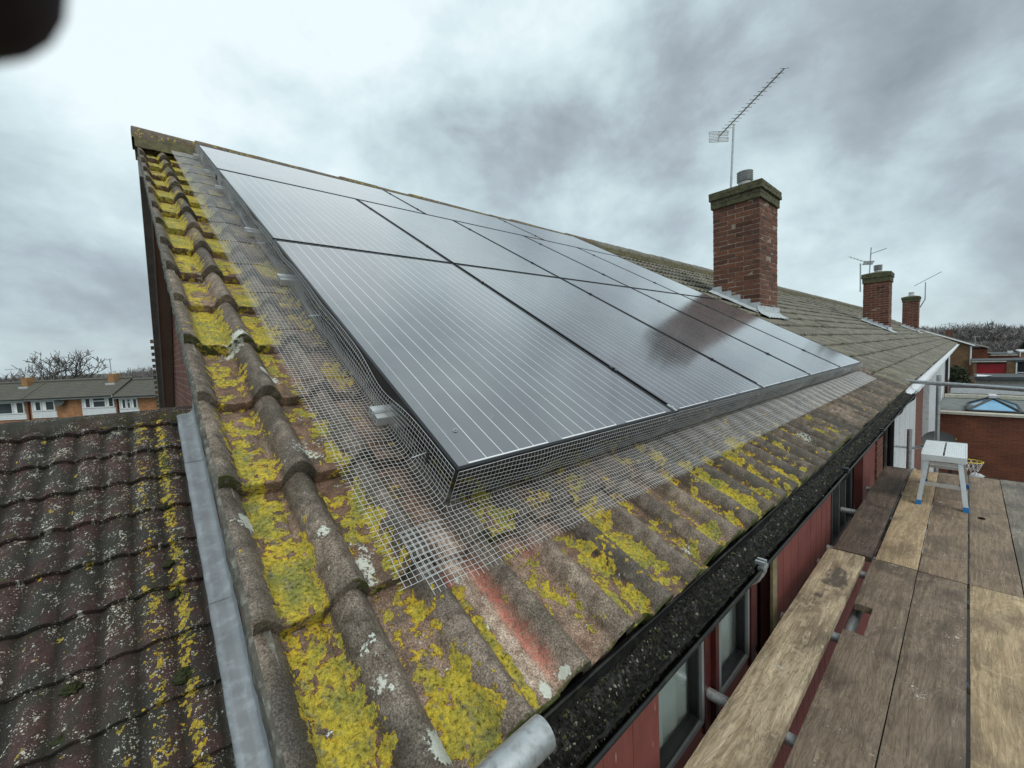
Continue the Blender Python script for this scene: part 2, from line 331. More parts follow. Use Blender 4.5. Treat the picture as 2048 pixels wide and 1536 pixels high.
def wood_mat(name, c1, c2, dark, pale=.5):
    m_, t, b = mat(name); g = G(t); r_ = g.rnd(); off = g.n('ShaderNodeCombineXYZ')
    g.put(g.m('MULTIPLY', r_, 37.), off.inputs[0]); g.put(g.m('MULTIPLY', r_, 91.), off.inputs[1])
    va = g.n('ShaderNodeVectorMath', operation='ADD'); g.put(g.tc.outputs['Object'], va.inputs[0]); g.put(off.outputs[0], va.inputs[1]); src = va.outputs[0]
    gv = g.vec(src=src, scale=(1.1, 14, 14)); grain = g.noise(gv, 4.5, 7, .66, .5)
    fib = g.noise(g.vec(src=src, scale=(3, 120, 120)), 5, 4, .7)
    fig = g.noise(g.vec(src=src, scale=(.9, 4.5, 4.5)), 2.2, 3, .5, .8)
    rings = g.m('SINE', g.m('MULTIPLY', g.m('ADD', fig, g.m('MULTIPLY', grain, .03)), 85.))
    stain = g.noise(g.vec(src=src, scale=(1, 1.6, 1)), 3.1, 6, .6, .5); blot = g.noise(g.vec(src=src, scale=(1, 1, 1)), 11, 6, .7)
    c = g.mix(g.rng(grain, .38, .62), c1, c2)
    c = g.mix(g.rng(rings, .45, 1, 0, .38), c, dark)
    c = g.mix(g.rng(stain, .46, .64, 0, .8), c, dark); c = g.mix(g.rng(g.m('ADD', g.attr('stain'), g.m('MULTIPLY', g.m('SUBTRACT', g.noise(g.vec(src=src), 16, 5), .5), .9)), .45, .6, 0, .85), c, (.07, .06, .052))
    c = g.mix(g.rng(blot, .57, .72, 0, .5), c, tuple(min(1, x * 1.5) for x in c2))
    c = g.mix(g.rng(fib, .56, .72, 0, .6), c, tuple(x * .35 for x in dark))
    crk = g.noise(g.vec(src=src, scale=(.55, 26, 26)), 5, 3, .6, .4); c = g.mix(g.m('MULTIPLY', g.rng(g.m('ABSOLUTE', g.m('SUBTRACT', crk, .5)), .0, .006, 1, 0), g.rng(g.noise(g.vec(src=src), 4, 3), .45, .6)), c, tuple(x * .25 for x in dark))
    pw = g.noise(g.vec(src=src, scale=(.8, 7, 7)), 6, 7, .75, 1.0); c = g.mix(g.rng(pw, .56, .70, 0, .55), c, tuple(min(1, x * 1.7) for x in c2)); c = g.mix(g.rng(pw, .44, .32, 0, .6), c, dark)
    # nail dents, scratches and pale flecks
    d = g.vor(g.vec(src=src, scale=(1, 3, 3)), 11); c = g.mix(g.rng(d, .035, .06, .9, 0), c, tuple(x * .25 for x in dark))
    sc1 = g.rng(g.noise(g.vec(src=src, scale=(2, 50, 50), rot=(0, 0, .5)), 5, 2), .69, .72, 0, .8); c = g.mix(sc1, c, tuple(x * .4 for x in dark))
    fl = g.rng(g.m('MULTIPLY', g.noise(g.vec(src=src), 90, 3, .7), g.noise(g.vec(src=src), 7, 3)), .40, .44); c = g.mix(fl, c, (.55, .52, .46))
    g.put(c, b.inputs['Base Color']); g.put(g.rng(stain, .4, .65, .8, .62), b.inputs['Roughness'])
    h = g.m('ADD', g.m('MULTIPLY', grain, .7), g.m('ADD', g.m('MULTIPLY', fib, -.4), g.m('MULTIPLY', rings, .06))); g.put(g.bump(h, .7, .004), b.inputs['Normal']); return m_
M_ = {}
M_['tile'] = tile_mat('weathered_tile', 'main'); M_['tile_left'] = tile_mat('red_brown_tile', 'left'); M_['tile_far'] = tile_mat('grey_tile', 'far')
M_['galv'] = simple('galvanised_steel', (.46, .48, .49), .48, .7, .18, 25, .0006, 200, dirt=(.24, .24, .23))
M_['wire'] = simple('galvanised_wire', (.64, .66, .67), .45, .3, .1, 40)
M_['alu'] = simple('aluminium', (.75, .77, .78), .35, .75, .08, 30)
M_['alu_white'] = simple('pale_aluminium', (.72, .76, .77), .4, .15, .06, 14, .0004, 90)
M_['blackmetal'] = simple('black_anodised', (.012, .012, .014), .38, .3, .2, 20)
M_['blackplastic'] = simple('black_plastic', (.014, .014, .015), .35, 0, .25, 12, .0008, 60)
M_['gutterblack'] = simple('wet_black_gutter', (.010, .010, .010), .42, 0, .5, 14, .0012, 70, spec=.35, dirt=(.03, .03, .02))
M_['pvc'] = simple('white_pvc', (.68, .71, .73), .38, 0, .05, 5, dirt=(.45, .46, .46))
M_['bargegrey'] = simple('grey_bargeboard', (.30, .315, .31), .6, 0, .2, 8)
M_['ridgemortar'] = simple('olive_ridge_mortar', (.105, .095, .055), .95, 0, .4, 14, .005, 60, dirt=(.19, .17, .05))
M_['fasciagrey'] = simple('dark_grey_board', (.055, .058, .058), .6, 0, .2, 8)
M_['soffit'] = simple('brown_soffit', (.40, .30, .25), .5, 0, .12, 4)
M_['greytrim'] = simple('light_grey_trim', (.55, .57, .58), .5, 0, .1, 10)
M_['windowgrey'] = simple('grey_window_frame', (.20, .21, .215), .45, 0, .1, 10)
M_['mortar'] = simple('lichen_mortar', (.115, .11, .088), .95, 0, .45, 22, .006, 90, dirt=(.33, .33, .29))
M_['lead'] = simple('lead_sheet', (.24, .265, .285), .5, .25, .16, 7, .004, 14, dirt=(.36, .41, .44))
M_['lead2'] = simple('pale_lead_flashing', (.42, .46, .48), .55, .1, .2, 12, .006, 30)
M_['concrete'] = simple('grey_render', (.26, .26, .24), .95, 0, .25, 6, .004, 60, dirt=(.14, .15, .11))
M_['capstone'] = simple('mossy_cap', (.080, .075, .045), .95, 0, .5, 14, .012, 50, dirt=(.15, .15, .025))
M_['clay'] = simple('clay_pot', (.17, .15, .135), .8, 0, .2, 14, .002)
M_['ground'] = simple('ground', (.065, .07, .05), .95, 0, .45, .6, .02, 3, dirt=(.12, .11, .095))
M_['asphalt'] = simple('asphalt', (.055, .055, .055), .9, 0, .3, 3, .004, 80)
M_['paving'] = simple('garden_paving', (.030, .030, .030), .8, 0, .3, 3)
M_['feltroof'] = simple('felt_roof', (.165, .185, .18), .85, 0, .2, 2.2, dirt=(.09, .10, .095))
M_['feltdark'] = simple('dark_felt_roof', (.06, .068, .072), .8, 0, .25, 1.2)
M_['coping'] = simple('coping_stone', (.52, .50, .42), .85, 0, .15, 3, dirt=(.3, .29, .24))
M_['redpaint'] = simple('garage_red', (.27, .012, .018), .42, 0, .12, 2)
M_['glassdark'] = simple('dark_window_glass', (.05, .06, .065), .08, 0, .4, .8)
M_['curtain'] = simple('net_curtain', (.80, .80, .77), .9, 0, .12, 3)
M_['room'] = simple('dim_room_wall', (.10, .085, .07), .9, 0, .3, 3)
M_['blue'] = simple('blue_rubber', (.015, .16, .42), .5, 0, .15, 20)
M_['yellow'] = simple('yellow_rim', (.62, .46, .03), .45, 0, .1, 20)
M_['net'] = simple('white_net', (.7, .7, .7), .8)
M_['skyglass'] = simple('blue_tinted_glass', (.20, .42, .62), .06, 0, .1, 2)
M_['bark'] = simple('winter_bark', (.12, .108, .10), .95, 0, .3, 3)
M_['twig'] = simple('hazed_winter_twigs', (.17, .155, .150), .95, 0, .35, .25)  # twig colour lightened to stand in for haze over distance
M_['conifer'] = simple('conifer_foliage', (.028, .042, .022), .9, 0, .5, 1.5)
M_['bush'] = simple('hedge_foliage', (.05, .06, .03), .9, 0, .5, 3)
M_['brownbrick'] = brick_mat('brown_brick', (.235, .13, .055), (.15, .085, .045), (.20, .17, .12))
M_['orangebrick'] = brick_mat('orange_brick', (.42, .20, .09), (.30, .135, .06), (.33, .23, .14))
M_['redbrick'] = brick_mat('red_brick', (.20, .062, .038), (.135, .046, .032), (.27, .20, .155))
M_['extbrick'] = brick_mat('extension_brick', (.20, .068, .036), (.145, .050, .028), (.215, .105, .07), var=.3)
M_['bricks'] = brickpiece_mat('chimney_bricks', (.180, .075, .045), (.105, .050, .035)); M_['bricks_far'] = brickpiece_mat('far_chimney_bricks', (.16, .055, .035), (.11, .045, .030)); M_['bricks_tan'] = brickpiece_mat('tan_chimney_bricks', (.36, .20, .07), (.26, .13, .05))
M_['chmortar'] = simple('chimney_mortar', (.27, .22, .175), .95, 0, .25, 20, .003)
M_['pot_metal'] = simple('grey_cowl', (.48, .49, .49), .6, .0, .2, 20)
M_['glove'] = simple('dark_glove', (.020, .007, .007), .9, 0, .3, 400)
M_['sleeve'] = simple('dark_red_cuff', (.05, .008, .008), .9, 0, .2, 300)
M_['timber'] = simple('raw_timber', (.24, .19, .11), .8, 0, .35, 10, .003, 40, dirt=(.09, .085, .04))
M_['bag'] = simple('clear_plastic', (.45, .47, .48), .15, 0, .3, 30)
M_['board_pale'] = wood_mat('pale_board', (.33, .25, .155), (.58, .48, .33), (.14, .105, .07))
M_['board_dark'] = wood_mat('dark_board', (.080, .055, .040), (.15, .11, .083), (.038, .027, .021))
M_['board_brown'] = wood_mat('brown_board', (.19, .135, .088), (.30, .225, .155), (.10, .07, .048))
M_['board_mid'] = wood_mat('grey_brown_board', (.165, .120, .082), (.26, .20, .145), (.080, .058, .042))
M_['board_tan'] = wood_mat('tan_board', (.33, .235, .135), (.50, .38, .235), (.19, .135, .08))
M_['board_grey'] = wood_mat('grey_board', (.175, .150, .118), (.26, .228, .185), (.095, .080, .062))
# red painted tile hanging with scratches
m_, t, b = mat('red_painted_cladding'); g = G(t); v = g.vec()
c = g.mix(g.rng(g.noise(v, 5, 5), .3, .7), (.150, .040, .034), (.215, .062, .052))
c = g.mix(g.rng(g.noise(g.vec(scale=(1, 1, .25)), 30, 5), .5, .75, 0, .5), c, (.25, .075, .06))
c = g.mix(g.rng(g.noise(g.vec(scale=(1, 1, .15), rot=(0, .3, 0)), 60, 2), .70, .74), c, (.42, .28, .22))
c = g.mix(g.rng(g.noise(v, 160, 2), .72, .76), c, (.5, .38, .3))
ln_ = g.n('ShaderNodeSeparateXYZ'); g.put(g.tc.outputs['Object'], ln_.inputs[0])
g.put(c, b.inputs['Base Color']); b.inputs['Roughness'].default_value = .62; g.put(g.bump(g.noise(v, 70, 4), .4, .002), b.inputs['Normal']); M_['redwall'] = m_
M_['redwood'] = simple('dark_red_timber', (.060, .010, .009), .45, 0, .3, 10)
# dry dull glass
m_, t, b = mat('window_glass'); g = G(t); tr = g.n('ShaderNodeBsdfTransparent'); tr.inputs[0].default_value = (.80, .84, .83, 1); gl = g.n('ShaderNodeBsdfGlossy'); gl.inputs['Roughness'].default_value = .03; gl.inputs[0].default_value = (.9, .9, .9, 1)
fr = g.n('ShaderNodeFresnel'); fr.inputs[0].default_value = 1.6; mx = g.n('ShaderNodeMixShader'); gb = g.n('ShaderNodeNewGeometry'); g.put(g.m('MULTIPLY', g.m('ADD', fr.outputs[0], .04), g.m('SUBTRACT', 1.0, gb.outputs['Backfacing'])), mx.inputs[0]); g.put(tr.outputs[0], mx.inputs[1]); g.put(gl.outputs[0], mx.inputs[2])
g.put(mx.outputs[0], t.nodes['Material Output'].inputs[0]); M_['glass'] = m_
# solar cells: width in local x, strings of six wires
PWID, PLEN = 1.03, 1.72
m_, t, b = mat('solar_cells'); g = G(t); sx = g.n('ShaderNodeSeparateXYZ'); g.put(g.tc.outputs['Object'], sx.inputs[0]); X = sx.outputs[0]; Y = sx.outputs[1]
gx = g.m('DIVIDE', g.m('SUBTRACT', X, .041), .331); fx = g.m('MULTIPLY', g.m('FRACT', gx), .331)       # metres inside a string group
nr = g.m('ABSOLUTE', g.m('SUBTRACT', g.m('MULTIPLY', g.m('FRACT', g.m('ADD', g.m('DIVIDE', fx, .0543), .5)), .0543), .02715))
inl = g.m('MULTIPLY', g.m('LESS_THAN', nr, .0010), g.m('LESS_THAN', fx, .29))
ok = g.m('MULTIPLY', g.m('GREATER_THAN', Y, .013), g.m('LESS_THAN', Y, PLEN - .013)); okx = g.m('MULTIPLY', g.m('GREATER_THAN', X, .03), g.m('LESS_THAN', X, PWID - .03))
line = g.m('MULTIPLY', inl, g.m('MULTIPLY', ok, okx))
bar = g.m('MULTIPLY', g.m('MULTIPLY', g.m('GREATER_THAN', Y, .0125), g.m('LESS_THAN', Y, .0165)), g.m('MULTIPLY', g.m('LESS_THAN', fx, .2725), okx))
line = g.m('MAXIMUM', line, bar); v = g.vec(src=g.n('ShaderNodeNewGeometry').outputs['Position'])
dust = g.noise(v, 2.6, 6, .6, .6); sm = g.noise(g.vec(src=v, scale=(2.2, 1, 1)), 7, 7, .68, 1.2)
c = g.mix(g.rng(dust, .35, .7), (.095, .100, .110), (.140, .146, .158)); c = g.mix(g.rng(sm, .60, .72, 0, .35), c, (.19, .195, .205))
c = g.mix(g.rng(g.vor(v, 9), .02, .028, 1, 0), c, (.02, .018, .012))
c = g.mix(g.m('MULTIPLY', line, .9), c, (.80, .80, .81)); g.put(c, b.inputs['Base Color'])
g.put(g.m('ADD', g.rng(sm, .4, .72, .09, .20), 0.0), b.inputs['Roughness']); b.inputs['IOR'].default_value = 1.75; b.inputs['Specular IOR Level'].default_value = .8; b.inputs['Coat Weight'].default_value = .6; b.inputs['Coat Roughness'].default_value = .12; b.inputs['Coat IOR'].default_value = 1.5
M_['cells'] = m_

# ================================================================== STRUCTURE: ground
def ground_z(x, y):
    return -4.9 - 1.0 * sst(-1.0, -14.0, x) - 1.0 * sst(12, 40, y) * sst(40, -5, x)
gx_ = np.concatenate([np.linspace(-2500, -90, 14), np.linspace(-80, 120, 101), np.linspace(130, 2500, 14)])
gy_ = np.concatenate([np.linspace(-2500, -70, 12), np.linspace(-60, 140, 81), np.linspace(160, 3000, 14)])
GX, GY = np.meshgrid(gx_, gy_, indexing='ij'); GZ = ground_z(GX, GY)
def gridfaces(nx, ny):
    i = np.arange(nx - 1)[:, None] * ny; j = np.arange(ny - 1)[None, :]
    return np.stack([i + j, i + ny + j, i + ny + j + 1, i + j + 1], -1).reshape(-1, 4)
mb = MB(); mb.add(np.stack([GX, GY, GZ], -1).reshape(-1, 3), gridfaces(len(gx_), len(gy_)), smooth=True)
tag(mb.build('ground', M_['ground']), kind='structure')
tag(B(((-.5, -7, -4.9), (21.4, -.2, -4.885))).build('garden_paving', M_['paving']), kind='structure')
tag(B(((46, -40, -4.9), (60, 12, -4.88))).build('yard', M_['asphalt']), kind='structure')

# ================================================================== tiled roofs
def rollprof(x, xc, wdt, hw):
    u = np.abs(((x - xc) / wdt + .5) % 1 - .5) * wdt
    return np.where(u < hw, np.cos(np.clip(u / hw, 0, 1) * np.pi / 2) ** .85, 0), u
def tile_roof(parent, matn, zones, s0, ncourse, T, xc, fld, nb=-.203, wdt=.153, hw=.039, rh=.049, ex=.343, lift=.034, seed=0, name='tiles', smax=None, jit=1.):
    """zones: (x0, x1, dx, fine rows below course, fine step, coarse step)"""
    mb = MB(); AT = {k: [] for k in ('pan', 'lichen', 'white', 'moss', 'pink', 'tint', 'bare')}
    for (x0, x1, dx, kf, df, dc) in zones:
        xs = np.linspace(x0, x1, max(2, int(round((x1 - x0) / dx)) + 1))
        for k in range(ncourse):
            sk = s0 + k * ex; st = df if k < kf else dc; top = ex + .035
            if smax is not None: top = min(top, smax - sk)
            if top < .02: break
            ts = np.concatenate([[.003, 0., .0012, .004], np.arange(.004 + st, top, st), [top]])
            Xg, Tg = np.meshgrid(xs, ts, indexing='ij')
            ti = np.floor((Xg - xc + wdt * .32) / (2 * wdt)).astype(int); kk = np.full_like(ti, k)
            r1 = hsh(ti, kk, seed); r2 = hsh(ti, kk, seed + 5); r3 = hsh(ti, kk, seed + 9)
            ds = (r1 - .5) * .014 * jit; dn = (r2 - .5) * .006 * jit
            pr, u = rollprof(Xg + (r3 - .5) * .004, xc, wdt, hw)
            Sg = sk + Tg + ds * (1 - Tg / ex)
            Ng = nb + pr * rh + lift * (1 - Tg / ex) + dn
            pos = ((Xg - xc + wdt * .32) / (2 * wdt)) % 1 * 2 * wdt
            Ng = Ng - .006 * np.exp(-((np.minimum(pos, 2 * wdt - pos)) / .004) ** 2)      # side lap groove
            edge = .0045 * fbm(Xg * 55, Tg * 0 + k * 3.1, 3, seed)                            # nibbled lower edge
            Sg = Sg + edge * (Tg < .01)
            Ng[:, 0] -= lift + .006; Ng[:, 2] += .0005; Ng[:, 1] -= .0025
            pan = sst(hw * .70, hw * 1.0, u)
            F = fld(Xg, Sg, pan, u, k, Tg, seed)
            d = sst(.40, .62, F['lichen'] + .35 * (fbm(Xg * 70, Sg * 70, 3, 3) - .5)) * (.0016 + .0042 * fbm(Xg * 85, Sg * 85, 3, 8)) if (k < kf) else 0
            d = d + .012 * sst(.5, .8, F['moss']) if kf else d
            Ng = Ng + d + .0016 * (fbm(Xg * 60, Sg * 60, 3, 21) - .5) * (2 if k < kf else 0)
            P = T(Xg, Sg, Ng).reshape(-1, 3)
            fc = gridfaces(len(xs), len(ts)); sm = True
            mb.add(P, fc, np.stack([Xg.ravel()[fc], Sg.ravel()[fc]], -1), 0, True)
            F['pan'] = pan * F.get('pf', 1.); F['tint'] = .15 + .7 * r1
            for q in AT: AT[q].append(np.broadcast_to(F.get(q, 0.), Xg.shape).ravel())
    o = part(name, mb, matn, parent)
    for q in AT: addattr(o, q, np.concatenate(AT[q]))
    return o
# lichen growth on the near roof (coordinates on the roof surface, metres)
PATCH = [  # X, S, rx, rs, amount
    (-.33, -.32, .055, .18, .30), (-.33, -.02, .05, .10, .20), (-.335, .10, .05, .12, .12), (-.15, -.38, .06, .07, .34), (-.19, -.30, .022, .10, .30), (-.165, -.24, .040, .05, -.30), (-.12, -.30, .02, .10, .25),
    (-.155, -.02, .05, .06, -.12), (-.10, -.37, .03, .06, .35), (-.048, -.32, .010, .09, .80), (.0, -.28, .034, .17, -1.1), (.045, -.23, .010, .025, .8), (.055, -.33, .010, .03, .6), (-.35, -.26, .014, .022, -.45), (-.33, -.39, .012, .015, -.4)]
WPATCH = [(-.225, -.385, .022, .030, .62), (-.016, -.407, .011, .014, .62), (.026, -.408, .008, .010, .62), (-.038, -.259, .009, .012, .55), (-.255, -.19, .02, .03, .25), (-.262, -.26, .02, .02, .28), (-.20, -.02, .03, .04, .26), (-.25, .06, .025, .03, .30),
          (-.23, .33, .04, .03, .30), (-.27, .95, .05, .05, .32), (-.37, .16, .02, .03, .4), (-.22, .72, .03, .03, .34), (1.35, -.33, .08, .05, .22), (.62, -.35, .03, .06, .22), (2.2, -.3, .1, .08, .25)]
def fld_main(X, S, pan, u, k, T, seed):
    f = fbm(X * 9.5, S * 8, 4, 31) ; f2 = fbm(X * 26, S * 18, 4, 57); col = fbm(np.floor((X + .02) / .153) * 3.7, S * .9, 2, 5)
    verge = np.exp(-((X + .30) / .085) ** 2); second = np.exp(-((X + .14) / .07) ** 2)
    edge = sst(.040, .052, u) * sst(.066, .050, u)
    ul = u + .030 * (fbm(X * 24, S * 15, 4, 93) - .5); pl = sst(.018, .036, ul); A = .52 + .17 * verge + .17 * second + .13 * sst(-.1, -.3, S) * sst(.0, .3, X)
    A = A - .18 * sst(2.6, 4.8, X) + .16 * sst(1.2, 3.0, S) * sst(.3, -.1, X)
    li = A + (f - .5) * .75 + (f2 - .5) * .75 + (col - .5) * .35 - (1 - pl) * .50 + .07 * edge
    tj = hsh(np.floor((X - .056 + .02) / .153).astype(int), np.full(X.shape, k, int), 61); li = li + (tj - .5) * .34 - .22 * sst(.030 + .02 * f, .006, T) - .25 * sst(.30, .34, T) * (tj < .5)
    wh = .17 + (fbm(X * 30, S * 30, 3, 77) - .5) * .62 + .05 * pan + .08 * sst(.3, -.1, X)
    mo = 0 * X + .10 + .42 * sst(.025, .0, T) * (.35 + f) + .10 * sst(-.3, -.43, S)
    for x, s, rx, rs, a in PATCH: li = li + a * np.exp(-(((X - x) / rx) ** 2 + ((S - s) / rs) ** 2)) * (pan * .9 + .1)
    for x, s, rx, rs, a in WPATCH:
        e_ = np.exp(-(((X - x) / rx) ** 2 + ((S - s) / rs) ** 2)); wh = wh + a * e_; li = li - .3 * e_
    pk = 1.15 * np.exp(-((X - PKX - .012 * (fbm(S * 30, X * 0, 3, 2) - .5)) / .011) ** 2) * sst(-.42, -.36, S) * sst(-.08, -.16, S) + .7 * np.exp(-((X + .05) / .014) ** 2) * np.exp(-((S + .14) / .035) ** 2) + .6 * np.exp(-((X - .17) / .02) ** 2) * np.exp(-((S + .15) / .03) ** 2)
    bare = np.exp(-((X - PKX + .028) / .026) ** 2) * sst(-.44, -.38, S) * sst(.10, -.1, S) + .35 * sst(.3, .8, fbm(X * 6, S * 4, 3, 91))
    far = sst(4.5, 6.0, X)
    return dict(pf=1 - .8 * sst(1.5, 4.5, X), lichen=li * (1 - far) + far * .22, white=wh, moss=mo, pink=np.clip(pk, 0, 1) * .8, bare=np.clip(bare, 0, 1))
def fld_far(X, S, pan, u, k, T, seed):
    f = fbm(X * 3, S * 3, 4, 31); e_ = sst(.05, .0, T)
    return dict(lichen=.16 + .26 * (f - .3) * e_ + .20 * sst(7.5, 6.1, X) * (f > .45), white=.02 + .3 * fbm(X * 13, S * 13, 3, 9) * (f > .5), moss=.14 + .42 * e_ * f * 1.5, bare=0 * X)
def fld_left(X, S, pan, u, k, T, seed):
    f = fbm(X * 7, S * 7, 4, 41); f2 = fbm(X * 24, S * 24, 4, 42)
    c1 = np.exp(-((X + .47) / .045) ** 2); c2 = np.exp(-((X + .60) / .05) ** 2); topz = sst(3.6, 4.3, S)
    li = .16 + (c1 * .52 + c2 * .30 + .10 * topz * sst(-1.2, -.4, X)) + (f - .5) * .5 * (.35 + c1 + c2) + (f2 - .5) * .4
    # small rings of orange lichen
    v = np.floor(X / .10), np.floor(S / .12); rx = hsh(v[0].astype(int), v[1].astype(int), 3); ry = hsh(v[0].astype(int), v[1].astype(int), 4); rp = hsh(v[0].astype(int), v[1].astype(int), 6)
    dd = np.hypot(X - (v[0] + .2 + .6 * rx) * .10, S - (v[1] + .2 + .6 * ry) * .12); ring = np.exp(-((dd - .013) / .005) ** 2) * (rp > .86)
    li = li + ring * .5
    wh = .30 + (fbm(X * 75, S * 60, 2, 66) - .5) * .62 + .05 * (1 - pan)
    mo = .12 + .75 * c1 * f + .30 * topz * f + .55 * (hsh(np.floor(X / .15).astype(int), np.floor(S / .343 + .01).astype(int), 8) > .93) * np.exp(-((T - .03) / .03) ** 2) * np.exp(-((u - .0) / .05) ** 2)
    mo = mo + .25 * pan * sst(.06, 0, T) * f
    return dict(lichen=li, white=wh, moss=mo)

PKX = .015
XC = .056      # centre line of a roll on the near roof
YR = 4.26; ZR = 2.288
def ridge_run(parent, x0, x1, y, z, r=.125, matn=None, seg=.45, wob=.006):
    mb = MB(); x = x0; i = 0
    while x < x1 - .05:
        xe = min(x + seg, x1); n = 12; th = np.linspace(-.08, np.pi + .08, n); 
        xx = np.array([x - .015, x - .012, x + .02, xe - .02, xe]); rr = np.array([r - .02, r + .004, r + .005, r, r - .002]) + RNG.uniform(-wob, wob) * .4
        dz = RNG.uniform(-wob, wob)
        P = np.stack([np.broadcast_to(xx[:, None], (5, n)), y + rr[:, None] * np.cos(th)[None] * 1.12, z + dz + rr[:, None] * np.sin(th)[None]], -1).reshape(-1, 3)
        mb.add(P, gridfaces(5, n), None, 0, True); x = xe; i += 1
    # bedding mortar
    return mb
def ridge_part(parent, x0, x1, y, z, matn, r=.125, tintv=.5, lich=.42, moss=.4):
    mb = ridge_run(parent, x0, x1, y, z, r); o = part('ridge_tiles', mb, matn, parent)
    n = len(o.data.vertices); co = np.empty(n * 3, np.float32); o.data.vertices.foreach_get('co', co); co = co.reshape(-1, 3)
    fz = fbm(co[:, 0] * 9, co[:, 1] * 9 + co[:, 2] * 7, 4, 5)
    addattr(o, 'lichen', lich + (fz - .5) * .7); addattr(o, 'white', .28 + (fbm(co[:, 0] * 40, co[:, 1] * 40, 3, 6) - .5) * .5); addattr(o, 'moss', moss + (fz - .5) * .5)
    addattr(o, 'tint', np.full(n, tintv)); addattr(o, 'pan', np.full(n, .45 if lich > .3 else .3)); addattr(o, 'pink', np.zeros(n)); addattr(o, 'bare', np.full(n, .2))
    b2 = MB(); nx = max(4, int((x1 - x0) / .06)); xs = np.linspace(x0, x1, nx)
    for sg in (-1, 1):
        prof = np.array([(1.10, .02), (1.28, -.075), (1.30, -.10)])
        P = np.zeros((nx, 3, 3)); P[..., 0] = xs[:, None]; P[..., 1] = y + sg * (prof[:, 0] * r)[None] + RNG.uniform(-.006, .006, (nx, 3)); P[..., 2] = z + prof[:, 1][None]
        f = gridfaces(nx, 3); b2.add(P.reshape(-1, 3), f if sg > 0 else f[:, ::-1], None, 0, True)
    part('ridge_mortar', b2, M_['ridgemortar'], parent)

# ------------------------------------------------------------------ chimneys
def brick_stack(mb, x0, x1, y0, y1, z0, z1, mi=0, mort=1, row=.080, proud=.006, jit=.0030):
    mb.box((x0 + .003, y0 + .003, z0), (x1 - .003, y1 - .003, z1), mort)
    n = int(round((z1 - z0) / row)); row = (z1 - z0) / n
    for k in range(n):
        za = z0 + k * row + .0062; zb = z0 + (k + 1) * row - .0062; D = .1
        A = k % 2
        def cuts(a, b, off):
            nn = max(1, int(round((b - a) / .228))); stp = (b - a) / nn; c = [a] + [a + stp * (q + 1.) for q in range(nn)]; 
            c = [v for v in c if v < b - .03] + [b]; return c
        for side in range(4):
            if side < 2:
                a, b = (x0, x1) if A else (x0 + D + .005, x1 - D - .005); c = cuts(a, b, A)
                for p, q in zip(c[:-1], c[1:]):
                    pr = RNG.uniform(-.002, .002); y_ = (y0 - pr, y0 + D) if side == 0 else (y1 - D, y1 + pr)
                    mb.box((p + .006 * (p > a), y_[0], za), (q - .006 * (q < b), y_[1], zb), mi, None, jit)
            else:
                a, b = (y0 + D + .005, y1 - D - .005) if A else (y0, y1); c = cuts(a, b, not A)
                for p, q in zip(c[:-1], c[1:]):
                    pr = RNG.uniform(-.002, .002); x_ = (x0 - pr, x0 + D) if side == 2 else (x1 - D, x1 + pr)
                    mb.box((x_[0], p + .006 * (p > a), za), (x_[1], q - .006 * (q < b), zb), mi, None, jit)
def roofz(y): return ZR - (YR - y) * math.tan(R(30)) + .03
